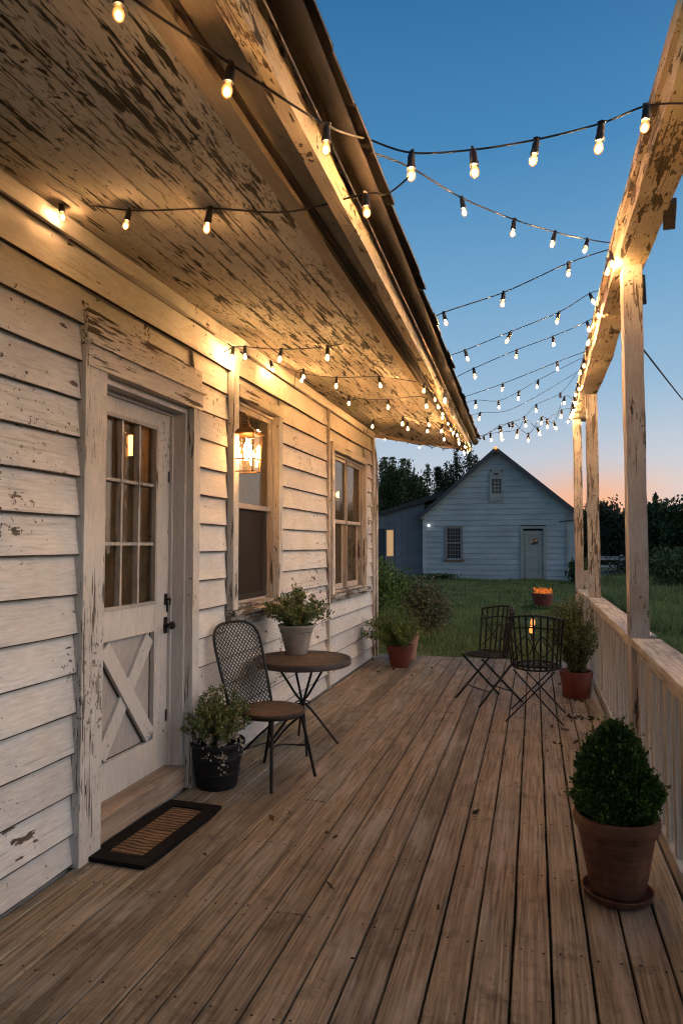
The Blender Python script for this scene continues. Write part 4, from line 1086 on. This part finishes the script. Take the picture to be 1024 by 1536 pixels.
# ------------------------------------------------------------------ folding wire chairs
def wire_chair(loc,rz,label,side=False):
    T=empty('folding_chair',(0,0,0),0,label=label,cat='chair',group='folding wire chairs at the deck end')
    # local +Y = facing
    z=.44; wr=.0088
    # seat: oval frame + slats
    ring=[(.20*math.cos(t),.02+.20*math.sin(t),z+.012*math.sin(t)) for t in [i*math.pi/16 for i in range(33)]]
    MB().tube(ring,.008,8).build('seat_frame',M['rust_metal'],T,world=False,smooth=True)
    mb=MB()
    for i in range(9):
        x=-.175+.35*i/8; h=math.sqrt(max(.0,.2**2-x*x))
        mb.tube([(x,.02-h,z-.004),(x*.96,.02,z+.006),(x,.02+h,z+.004)],wr*.8,6)
    for i in range(5):
        y=-.12+.07*i; h=math.sqrt(.2**2-y*y); mb.tube([(-h,y+.02,z+.004),(h,y+.02,z+.004)],wr*.6,6)
    mb.build('seat',M['rust_metal'],T,world=False,smooth=True)
    # back: curved fan of bars
    def B(a,zz,k=1.0):
        t=(zz-.42)/.48; r=.215+.045*t
        return Vector((r*math.sin(a)*k,-.21*math.cos(a)-.07*t+.045,zz))
    top=[B(a,.90-.03*abs(a)**1.5) for a in [-1.25+2.5*i/20 for i in range(21)]]
    MB().tube(top,.009,8).build('top_rail',M['rust_metal'],T,world=False,smooth=True)
    mid=[B(a,.80-.03*abs(a)**1.5) for a in [-1.25+2.5*i/20 for i in range(21)]]; low=[B(a,.455) for a in [-1.25+2.5*i/20 for i in range(21)]]
    mb=MB(); mb.tube(mid,wr*.8,6); mb.tube(low,wr,6)
    # scrolled tracery loops
    for sgn in (-1,1):
        mb.tube(catmull([B(sgn*1.2,.84),B(sgn*.8,.66),B(sgn*.35,.55),B(sgn*.05,.62),B(sgn*.3,.72),B(sgn*.7,.60),B(sgn*1.1,.50)],6),wr*.6,6)
    mb.build('back_tracery',M['rust_metal'],T,world=False,smooth=True)
    n=11
    for i in range(n):
        a=-1.2+2.4*i/(n-1)
        MB().tube([B(a,.43),B(a,.66),B(a,.90-.03*abs(a)**1.5)],wr,6).build('back_bar',M['rust_metal'],T,world=False,smooth=True)
    if not side:
      for s in (-1,1):
        yy=s*.20
        MB().bar((-.17,yy,z-.005),(.235,yy+s*.03,0),.011,.022,(0,1,0)).build('leg',M['black_metal'],T,world=False)
        MB().bar((.17,yy-.014,z-.005),(-.235,yy+s*.03-.014,0),.011,.022,(0,1,0)).build('leg',M['black_metal'],T,world=False)
    for s in (-1,1) if side else ():
        x=s*.185
        MB().bar((x,-.20,z-.005),(x+s*.02,.25,0),.018,.010,(1,0,0)).build('leg',M['black_metal'],T,world=False)
        MB().bar((x-s*.014,.19,z-.005),(x+s*.004,-.25,0),.018,.010,(1,0,0)).build('leg',M['black_metal'],T,world=False)
    if side: MB().tube([(-.19,.12,.125),(.19,.12,.125)],.006,6).build('stretcher',M['black_metal'],T,world=False,smooth=True)
    else: MB().tube([(.0,-.19,.24),(.0,.19,.24)],.006,6).build('stretcher',M['black_metal'],T,world=False,smooth=True)
    if side: MB().tube([(-.185,-.14,.11),(.185,-.14,.11)],.006,6).build('stretcher',M['black_metal'],T,world=False,smooth=True)
    T.location=loc; T.rotation_euler=(0,0,rz)
    return T
cR=wire_chair((.0,6.30,0),R(-4),'folding wire chair with its back to the viewer near the railing')
cL=wire_chair((-.44,6.83,0),R(128),'folding wire chair turned side-on, left of the other one',True)

# ------------------------------------------------------------------ doormat
def mat_():
    c=(-1.900,3.245,0); T=empty('doormat',c,R(-1.5),label='black rubber doormat with worn brown coir centre by the door step',cat='doormat')
    x,y=.165,.385
    mb=MB(); n=30; vs=[];fs=[]
    for (a,b,c0,d) in ((-x,x,-y,-y+.085),(-x,x,y-.085,y),(-x,-x+.07,-y+.085,y-.085),(x-.07,x,-y+.085,y-.085)): mb.box(a,b,c0,d,.003,.024)
    mb.build('border',M['rubber'],T,world=False,bevel=.004)
    m,nt,b=new_mat('coir'); g=G(nt); v=g.coord((1,1,1)); n1=g.noise(g.coord((.25,1,1)),55,5,.7); n2=g.noise(v,6,5,.6); n3=g.noise(v,220,2,.6)
    w=g.n('ShaderNodeTexWave',bands_direction='Y'); g.l(v,w.inputs[0]); w.inputs['Scale'].default_value=10; w.inputs['Distortion'].default_value=5; w.inputs['Detail'].default_value=4
    f=g.math('ADD',g.math('MULTIPLY',w.outputs['Fac'],.55),g.math('MULTIPLY',n1,.45)); f=g.math('ADD',f,g.math('MULTIPLY',g.math('SUBTRACT',n2,.5),.9))
    c_=g.ramp(f,[(.30,(.05,.030,.016)),(.58,(.22,.125,.055)),(.85,(.34,.20,.095))])
    g.l(c_,b.inputs['Base Color']); b.inputs['Roughness'].default_value=.95; g.l(g.bump(g.math('ADD',f,n3),1,.012),b.inputs['Normal'])
    MB().box(-x+.068,x-.068,-y+.083,y-.083,.004,.017).build('coir_centre',m,T,world=False)
mat_()

# ------------------------------------------------------------------ fallen leaves
M['dry_leaf']=leaf_mat('dry_leaf',(.03,.018,.010),(.09,.055,.028))
def debris():
    spots=[(870,1078,22,.07),(860,1050,14,.06),(845,1030,6,.04),(838,1095,5,.06),(700,1200,3,.3),(300,1283,1,.01),(560,1380,4,.25),(470,1230,4,.2),(845,1120,7,.10),(600,1010,5,.2)]
    P=[]
    for px,py,n,s in spots:
        c=at(px,py,Z=.004)
        for i in range(n): P.append([c.x+RNG.normal(0,s),c.y+RNG.normal(0,s),.008+.01*RNG.random()])
    P=np.array(P); P=P[(P[:,0]<.53)]
    o=leaves('fallen_leaves',P,.05,M['dry_leaf'],None,.5,up=0)
    me=o.data
    for v in me.vertices: v.co.z=max(.003,min(.03,v.co.z))
    tag(o,'dry brown leaf litter scattered on the deck boards','leaf litter',kind='stuff')
debris()

# ------------------------------------------------------------------ shed / barn
def painted_far(name,c):
    m,nt,b=new_mat(name); g=G(nt)
    n=g.noise(g.coord((.3,.3,1)),3,7,.6); n2=g.noise(g.coord((1,1,1)),.7,4,.5)
    rnd=g.n('ShaderNodeNewGeometry').outputs['Random Per Island']
    k=g.ramp(n,[(.3,.72),(.7,1)]); k2=g.ramp(n2,[(.3,.8),(.7,1)])
    cc=g.mix(1.0,g.mix(1.0,g.mix(1.0,c,k,'MULTIPLY'),k2,'MULTIPLY'),g.ramp(rnd,[(0,.82),(1,1)]),'MULTIPLY')
    g.l(cc,b.inputs['Base Color']); b.inputs['Roughness'].default_value=.8; return m
M['barn']=painted_far('barn_paint',(.52,.61,.64)); M['barn_trim']=painted_far('barn_trim_paint',(.60,.63,.66)); M['barn_dark']=painted_far('barn_wing_paint',(.22,.25,.28))
M['barn_window']=plain('barn_window_frame',(.25,.23,.22),.7); M['barn_sill']=plain('barn_sill',(.22,.12,.08),.8)
M['dark_glass']=plain('dark_glass',(.02,.022,.025),.12,0,.2,3,0)
M['barn_roof']=plain('barn_roof',(.06,.058,.06),.85,0,.5,8,.5)
M['lit_glass']=emit('lit_pane',(1,.50,.20),.45)
def barn():
    yf=34.0; xl,xr=-5.30,1.90; ze=3.02; za=6.12; xm=-1.72
    B=empty('barn',(xm,yf,GZ),label='pale blue gabled barn across the lawn',cat='barn')
    mb=MB(); z=GZ-.05; ex=.27
    holes=[(-4.22,-3.38,.80,2.42),(-.62,.55,GZ-.1,2.30),(-2.02,-1.42,3.95,5.18)]
    def xlim(z):
        if z<=ze: return xl,xr
        t=(z-ze)/(za-ze); return xl+(xm-xl)*t, xr+(xm-xr)*t
    while z<za-.05:
        z2=min(z+ex,za); a0,b0=xlim(z); a1,b1=xlim(z2)
        cuts=[a0]; seg=[]
        cur=a0
        for (h0,h1,h2,h3) in sorted(holes):
            if h2<z2-.05 and h3>z+.05: seg.append((cur,h0,a1 if cur==a0 else cur,h0)); cur=h1
        seg.append((cur,b0,a1 if cur==a0 else cur,b1))
        for (p,q,p1,q1) in seg:
            mb.add([(p,yf-.03,z),(q,yf-.03,z),(q1,yf,z2+.01),(p1,yf,z2+.01),(p,yf+.06,z),(q,yf+.06,z),(q1,yf+.06,z2),(p1,yf+.06,z2)],
                   [(0,1,2,3),(4,7,6,5),(0,4,5,1),(1,5,6,2),(2,6,7,3),(3,7,4,0)])
        z=z2
    mb.box(xl,xl+.1,yf+.06,yf+9,GZ-.1,ze); mb.box(xr-.1,xr,yf+.06,yf+9,GZ-.1,ze); mb.box(xl,xr,yf+9,yf+9.1,GZ-.1,ze)
    mb.build('wall',M['barn'],B)
    mb=MB(); o=.28; k=(za-ze)/(xm-xl)
    for sx,xe in ((-1,xl),(1,xr)):
        x0=xe+sx*.28; z0=ze-.28*k; t=.14
        vs=[(x0,yf-o,z0),(xm,yf-o,za+.0),(xm,yf+9.3,za+.0),(x0,yf+9.3,z0)]
        vs+=[(a,b,c+t*1.2) for a,b,c in vs]
        mb.add(vs,[(0,1,2,3),(4,7,6,5),(0,4,5,1),(1,5,6,2),(2,6,7,3),(3,7,4,0)])
    mb.build('roof',M['barn_roof'],B)
    # rake boards
    mb=MB()
    mb.bar((xl-.26,yf-.30,ze-.28*k+.03),(xm,yf-.30,za+.05),.04,.17,(0,0,1)); mb.bar((xr+.26,yf-.30,ze-.28*k+.03),(xm,yf-.305,za+.05),.04,.17,(0,0,1))
    mb.build('rake_board',M['barn_roof2'],B)
    # window
    W=empty('window'); W.parent=B; W.location=(-3.8-xm,0,1.6-GZ)
    MB().box(-4.14,-3.46,yf-.01,yf+.01,.88,2.34).build('pane',M['dark_glass'],W)
    mb=MB()
    for a,b,c,d in ((-4.24,-4.12,.80,2.44),(-3.48,-3.36,.80,2.44),(-4.12,-3.48,2.33,2.45),(-4.12,-3.48,1.58,1.66)): mb.box(a,b,yf-.075,yf-.02,c,d)
    mb.build('frame',M['barn_window'],W)
    mb=MB()
    for i in range(1,5): x=-4.12+.64*i/5; mb.box(x-.012,x+.012,yf-.04,yf-.022,.9,2.33)
    for i in range(1,8):
        if i!=4: zz=.88+1.46*i/8; mb.box(-4.12,-3.48,yf-.042,yf-.024,zz-.012,zz+.012)
    mb.build('glazing_bars',M['barn_window'],W)
    MB().box(-4.30,-3.30,yf-.13,yf-.02,.72,.80).build('sill',M['barn_sill'],W)
    # door
    D=empty('door'); D.parent=B; D.location=(-.03-xm,0,0)
    MB().box(-.50,.43,yf-.012,yf+.03,GZ+.02,2.20).build('leaf',M['barn_trim2'],D)
    mb=MB()
    for a,b,c,d in ((-.40,-.28,GZ+.1,2.1),(.22,.33,GZ+.1,2.1),(-.28,.22,1.98,2.1),(-.28,.22,GZ+.1,GZ+.3),(-.28,.22,1.0,1.12)): mb.box(a,b,yf-.032,yf-.013,c,d)
    mb.build('rails',M['barn_trim2'],D)
    mb=MB()
    for a,b,c,d in ((-.62,-.50,GZ-.02,2.30),(.43,.55,GZ-.02,2.30),(-.62,.55,2.30,2.42)): mb.box(a,b,yf-.07,yf-.014,c,d)
    mb.build('casing',M['barn_trim2'],D)
    mb=MB(); mb.lathe([(.0001,0),(.13,0),(.15,.02),(0.0001,.021)],n=20); mb.v=[(x+.03,yf-.034-z,y+1.68) for x,y,z in mb.v]; mb.build('round_pane',M['dark_glass'],D)
    # gable vent
    V=empty('vent'); V.parent=B; V.location=(-1.72-xm,0,4.5-GZ)
    mb=MB()
    for a,b,c,d in ((-2.05,-1.95,3.62,5.10),(-1.49,-1.39,3.62,5.10),(-1.95,-1.49,3.62,4.02),(-1.95,-1.49,4.72,5.14)): mb.box(a,b,yf-.08,yf-.02,c,d)
    mb.box(-1.95,-1.49,yf-.08,yf-.02,5.14,5.24); mb.box(-1.85,-1.59,yf-.08,yf-.02,5.24,5.30)
    mb.build('casing',M['barn_trim2'],V)
    MB().box(-1.95,-1.49,yf-.03,yf-.0,4.02,4.72).build('pane',M['dark_glass'],V)
    mb=MB()
    for i in range(1,3): x=-1.95+.46*i/3; mb.box(x-.018,x+.018,yf-.05,yf-.031,4.02,4.72)
    for i in range(1,4): zz=4.02+.7*i/4; mb.box(-1.95,-1.49,yf-.052,yf-.033,zz-.015,zz+.015)
    mb.build('glazing_bars',M['barn_trim2'],V)
    mb=MB(); mb.box(-1.82,-1.62,yf-.095,yf-.081,4.92,5.02); mb.build('slot',M['dark_glass'],V)
    # corner boards, downpipe, wires, lamp
    MB().box(xl-.04,xl+.13,yf-.09,yf-.031,GZ-.05,ze+.05).build('corner_board',M['barn_trim'],B)
    MB().box(xr-.42,xr-.34,yf-.09,yf-.031,GZ-.05,ze-.0).build('downpipe',M['barn_trim2'],B)
    MB().tube([(xr-.75,yf-.1,2.62),(xr-.38,yf-.1,2.66),(xr+.3,yf-.15,2.72)],.025,6).build('pipe',M['barn_roof2'],B)
    MB().box(xl-.20,xl+.1,yf-.14,yf-.091,ze-.22,ze+.0).build('bracket',M['barn_trim'],B)
    mb=MB(); mb.lathe([(0,-.07),(.06,-.04),(.07,0),(.05,.06),(0,.07)],(xl+.28,yf-.16,2.48),10); mb.build('wall_lamp',M['white_lamp'],B,smooth=True)
    mb=MB(); mb.lathe([(0,-.07),(.06,-.05),(.08,0),(.05,.06),(0,.07)],(xm,yf-.42,za+.08),12); mb.build('peak_lamp',M['amber'],B,smooth=True)
    # dark wing on the left with lower roof
    wx=-8.6; wf=yf+.25
    mb=MB(); x=wx
    while x<xl-.01:
        x2=min(x+.3,xl); 
        za_=2.72+(x-wx)/(xl-wx)*1.0; zb_=2.72+(x2-wx)/(xl-wx)*1.0
        if not(-7.80<x+.15<-6.80):
            mb.add([(x+.006,wf,GZ-.05),(x2,wf,GZ-.05),(x2,wf,zb_),(x+.006,wf,za_),(x+.006,wf+.06,GZ-.05),(x2,wf+.06,GZ-.05),(x2,wf+.06,zb_),(x+.006,wf+.06,za_)],[(0,1,2,3),(4,7,6,5),(0,4,5,1),(1,5,6,2),(2,6,7,3),(3,7,4,0)])
        else:
            mb.add([(x+.006,wf,2.35),(x2,wf,2.35),(x2,wf,zb_),(x+.006,wf,za_),(x+.006,wf+.06,2.35),(x2,wf+.06,2.35),(x2,wf+.06,zb_),(x+.006,wf+.06,za_)],[(0,1,2,3),(4,7,6,5),(0,4,5,1),(1,5,6,2),(2,6,7,3),(3,7,4,0)])
        x=x2
    mb.box(wx,wx+.06,wf+.06,wf+5,GZ-.1,2.7)
    mb.build('wing_wall',M['barn_dark'],B)
    MB().box(-8.0,-6.6,wf+.10,wf+.14,GZ,2.36).build('wing_door',M['barn_roof2'],B)
    MB().box(-7.24,-6.90,wf+.05,wf+.08,.95,2.28).build('lit_pane',M['lit_glass'],B)
    mb=MB()
    for a,b,c,d in ((-7.32,-7.24,.2,2.35),(-6.90,-6.82,.2,2.35),(-7.24,-6.90,2.28,2.35),(-7.24,-6.90,.87,.95)): mb.box(a,b,wf+.03,wf+.09,c,d)
    mb.box(-7.22,-6.92,wf+.04,wf+.085,.0,.85)
    mb.build('pane_frame',M['barn_window'],B)
    mb=MB(); mb.add([(wx-.4,wf-.18,2.62),(xl+1.2,wf-.18,3.98),(xl+1.2,wf+5,4.3),(wx-.4,wf+5,3.1),(wx-.4,wf-.18,2.80),(xl+1.2,wf-.18,4.26),(xl+1.2,wf+5,4.6),(wx-.4,wf+5,3.3)],[(0,1,2,3),(4,7,6,5),(0,4,5,1),(1,5,6,2),(2,6,7,3),(3,7,4,0)])
    mb.build('wing_roof',M['barn_roof'],B)
M['barn_roof2']=plain('barn_dark_trim',(.075,.08,.09),.8); M['barn_trim2']=painted_far('barn_door_paint',(.47,.49,.45)); M['white_lamp']=emit('white_lamp',(.9,.95,1),2)
barn()

# ------------------------------------------------------------------ trees, bushes, fence, line
def tree(name,label,px,top,v,base_w,nl,mat,kind='spiky',group=None,leaf=.3,seed=1,low=.12):
    rg=np.random.default_rng(seed)
    u=(px-512)/F*v; x=u*math.cos(YAW)-v*math.sin(YAW); y=u*math.sin(YAW)+v*math.cos(YAW)
    h=(818-top)*v/F+1.5-GZ; r=base_w*v/F/2
    T=empty(name,(x,y,GZ),label=label,cat='tree' if 'bush' not in name else 'bush',group=group)
    tr=MB(); tr.tube([(x,y,GZ-.1),(x+.1*r,y,GZ+h*.4),(x,y,GZ+h*.6)],h*.028,8,h*.008)
    P=[];nb=70 if kind=='spiky' else 30
    for i in range(nb):
        t=rg.uniform(low,1)**(.9); a=rg.uniform(0,6.28)
        z0=h*t*.72; 
        if kind=='spiky': ln=r*math.sqrt(max(.08,1-(t*1.25-.45)**2*1.25))*rg.uniform(.45,1.05); rise=h*(.12+.12*t)*rg.uniform(.5,1.5)
        else: ln=r*math.sqrt(max(.05,1-(t*1.1-.45)**2*1.6))*rg.uniform(.5,1.0); rise=h*rg.uniform(.05,.26)
        e=np.array([math.cos(a)*ln,math.sin(a)*ln,z0+rise]); s=np.array([0,0,z0]); m=(s+e)/2+(np.array([0,0,-rise*.2]) if kind!='spiky' else np.array([e[0]*.42,e[1]*.42,-rise*.42]))
        tr.tube([tuple(np.array([x,y,GZ])+q) for q in (s,m,e)],h*.009,5,h*.003,cap=False)
        n=int(nl/nb*rg.uniform(.6,1.4)); tt=rg.uniform(.25,1.08,n)
        q=s*((1-tt)**2)[:,None]+2*m*((1-tt)*tt)[:,None]+e*(tt**2)[:,None]
        sp=(r*.24*(1.16-tt) if kind=='spiky' else r*.30*(1-.3*tt))
        P.append(q+rg.normal(0,1,(n,3))*sp[:,None]*np.array([1,1,.9 if kind!='spiky' else 1.1]))
    P=np.concatenate(P); P[:,2]=np.clip(P[:,2],.05,h*1.02)
    tr.build('trunk',M['bark'],T)
    leaves('crown',P,leaf,mat,T,.55,up=.5)
    return T
G1='trees behind the barn'; G2='dark trees along the right horizon'
tree('cedar_tree','spiky evergreen behind the barn wing, left of the other tree',602,690,42,124,42000,M['tree_leaf'],'spiky',G1,.15,3)
tree('cedar_tree','dark dense tree rising behind the barn roof slope',688,672,46,110,42000,M['tree_leaf2'],'spiky',G1,.16,4)
tree('dark_tree','low dark tree seen between the middle and nearest posts',908,742,55,60,8000,M['tree_leaf2'],'round',G2,.28,5,.02)
tree('dark_tree','dark rounded tree just left of the nearest post',938,765,52,70,8000,M['tree_leaf2'],'round',G2,.28,6,.0)
tree('dark_tree','tallest dark tree just right of the nearest post',978,742,44,66,9000,M['tree_leaf'],'spiky',G2,.26,7,.0)
tree('dark_tree','dark tree at the right edge of the photograph',1022,750,42,80,9000,M['tree_leaf'],'round',G2,.26,8,.0)
tree('dark_tree','low dark tree filling the gap beside the barn wall',878,758,58,60,7000,M['tree_leaf2'],'round',G2,.3,9,.0)
tree('dark_tree','dark tree mass beyond the right edge, behind the railing',1075,735,40,110,9000,M['tree_leaf2'],'round',G2,.28,10,.0)
tree('garden_bush','tall green bush growing against the far house corner',572,838,11.9,86,16000,M['fern_leaf'],'round',None,.05,11,.0)
tree('garden_bush','rounded brownish bush on the lawn beyond the red pot',622,866,13.0,96,19000,M['bush_leaf'],'round',None,.05,12,.0)
tree('garden_bush','weedy bush against the barn wall right of its door',868,838,30,34,2500,M['tree_leaf'],'round',None,.14,13,.0)
tree('garden_bush','low weeds below the barn window',652,862,32.5,60,1800,M['tree_leaf'],'round',None,.12,14,.0)
tree('garden_bush','overgrown bush in the tall grass at the right edge',1012,822,27,90,5000,M['tree_leaf'],'round',None,.12,15,.0)
tree('garden_bush','grassy bush beside the white fence',958,836,36,90,4000,M['tree_leaf2'],'round',None,.14,16,.0)

def far_wood():
    rg=np.random.default_rng(21); P=[]
    for i in range(46):
        a=R(34+1.9*i); d=62+rg.uniform(-8,8); h=rg.uniform(3.5,6.5); n=900
        c=np.array([math.sin(a)*d,math.cos(a)*d,GZ+h*.5]); q=rg.normal(0,1,(n,3)); q/=np.linalg.norm(q,axis=1,keepdims=True)
        q*=rg.uniform(.55,1,(n,1))*np.array([2.6,2.6,h*.55]); P.append(c+q)
    P=np.concatenate(P); P[:,2]=np.maximum(P[:,2],GZ+.1)
    tag(leaves('far_wood',P,.6,M['tree_leaf2'],None,.6,up=.4),'dark far-off wood closing the fields to the right','wood',kind='stuff')
far_wood()
def fence():
    T=empty('garden_fence',(7,44,GZ),label='low white board fence beyond the lawn on the right',cat='fence')
    for a,b in ((3.2,6.9),(6.9,10.6)):
        for z in (.35,.8): MB().box(a,b,43.95,44,GZ+z,GZ+z+.14).build('rail',M['barn_trim'],T)
    for i in range(5): x=3.2+1.85*i; MB().box(x-.07,x+.07,44.002,44.14,GZ-.1,GZ+1.12).build('post',M['barn_trim'],T)
    MB().box(3.2,10.6,43.9,44.1,GZ+.96,GZ+1.02).build('cap',M['barn_trim'],T)
fence()
def far_shed():
    T=empty('garden_shed',(10.9,50,GZ),label='small grey shed among the dark trees on the right',cat='shed')
    MB().box(10.0,11.6,49.5,52,GZ-.1,2.1).build('wall',M['barn_trim'],T)
    MB().add([(9.8,49.3,2.1),(11.8,49.3,2.1),(11.8,52.2,2.5),(9.8,52.2,2.5),(9.8,49.3,2.2),(11.8,49.3,2.2),(11.8,52.2,2.6),(9.8,52.2,2.6)],[(0,1,2,3),(4,7,6,5),(0,4,5,1),(1,5,6,2),(2,6,7,3),(3,7,4,0)]).build('roof',M['barn_roof'],T)
    MB().box(10.3,10.9,49.46,49.5,GZ,1.8).build('door',M['barn_roof2'],T)
far_shed()
def power_line():
    a=Vector((.66,4.52,2.72)); b=at(1090,625,Y=30)
    P=[]
    for i in range(24):
        t=i/23; p=a.lerp(b,t); p.z-=.55*math.sin(math.pi*t)*(1-.2*t); P.append(p)
    o=MB().tube(P,.006,6).build('power_cable',M['wire'],None,smooth=True); tag(o,'thin dark cable sagging from the nearest post to the right','cable')
power_line()

# ------------------------------------------------------------------ sky and sun
W=bpy.data.worlds.new('World'); SC.world=W; W.use_nodes=True; nt=W.node_tree; g=G(nt)
bg=nt.nodes['Background']
def lin(r,gg,b): return tuple(((c/255+.055)/1.055)**2.4 if c>10 else c/255/12.92 for c in (r,gg,b))
tc=g.n('ShaderNodeTexCoord'); nrm=g.n('ShaderNodeVectorMath',operation='NORMALIZE'); g.l(tc.outputs['Generated'],nrm.inputs[0])
sep=g.n('ShaderNodeSeparateXYZ'); g.l(nrm.outputs[0],sep.inputs[0]); z=sep.outputs[2]
sky0=g.ramp(z,[(0,lin(212,200,200)),(.05,lin(206,203,210)),(.12,lin(190,204,219)),(.22,lin(152,187,215)),(.36,lin(112,164,205)),(.50,lin(74,136,186)),(.66,lin(50,108,160)),(1,lin(28,68,120))])
sky=g.mix(1.0,sky0,g.ramp(g.math('ADD',g.math('MULTIPLY',sep.outputs[1],.5),.5),[(0,.62),(.55,1)]),'MULTIPLY')
def dirdot(az,el):
    d=Vector((math.sin(R(az))*math.cos(R(el)),math.cos(R(az))*math.cos(R(el)),math.sin(R(el))))
    x=g.n('ShaderNodeVectorMath',operation='DOT_PRODUCT'); g.l(nrm.outputs[0],x.inputs[0]); x.inputs[1].default_value=d; return x.outputs['Value']
st=g.noise(g.coord((1,1,9),kind='Generated'),2.2,6,.55)
gl1=g.math('POWER',g.math('MAXIMUM',dirdot(4.6,1),0),170)     # orange glow beside the barn
low=g.ramp(z,[(.0,1),(.075,1),(.115,.35),(.17,0)])
c=g.mix(g.math('MULTIPLY',g.math('MULTIPLY',gl1,low),g.ramp(st,[(.3,.75),(.6,1.0)]),True),sky,(1.0,.42,.16))
gl2=g.math('POWER',g.math('MAXIMUM',dirdot(24,2),0),22)
c=g.mix(g.math('MULTIPLY',g.math('MULTIPLY',g.math('MULTIPLY',gl2,g.ramp(st,[(.35,.55),(.6,1)])),g.ramp(z,[(.0,1),(.08,.8),(.22,0)])),.6,True),c,(1.0,.82,.66))
gl3=g.math('POWER',g.math('MAXIMUM',dirdot(85,8),0),5)     # the sunset itself, outside the frame
c2=g.mix(1.0,c,g.mix(gl3,(0,0,0),(2.0,1.68,1.38)),'ADD')
g.l(c2,bg.inputs[0]); bg.inputs[1].default_value=1.0
sd=bpy.data.lights.new('sun','SUN'); sd.energy=.42; sd.angle=R(50); sd.color=(1,.90,.84)
so=bpy.data.objects.new('sun',sd); COL.objects.link(so)
sv=Vector((math.sin(R(95))*math.cos(R(20)),math.cos(R(95))*math.cos(R(20)),math.sin(R(20))))
so.rotation_euler=sv.to_track_quat('Z','Y').to_euler()

# ------------------------------------------------------------------ render settings
SC.view_settings.view_transform='Standard'; SC.view_settings.look='None'; SC.view_settings.exposure=0; SC.view_settings.gamma=1
SC.render.engine='CYCLES'
cy=SC.cycles; cy.filter_width=1.15; cy.use_denoising=True; cy.use_adaptive_sampling=True; cy.adaptive_threshold=.02
cy.max_bounces=6; cy.diffuse_bounces=3; cy.glossy_bounces=3; cy.transparent_max_bounces=10; cy.transmission_bounces=3
cy.sample_clamp_indirect=4; cy.caustics_reflective=False; cy.caustics_refractive=False; cy.use_light_tree=True
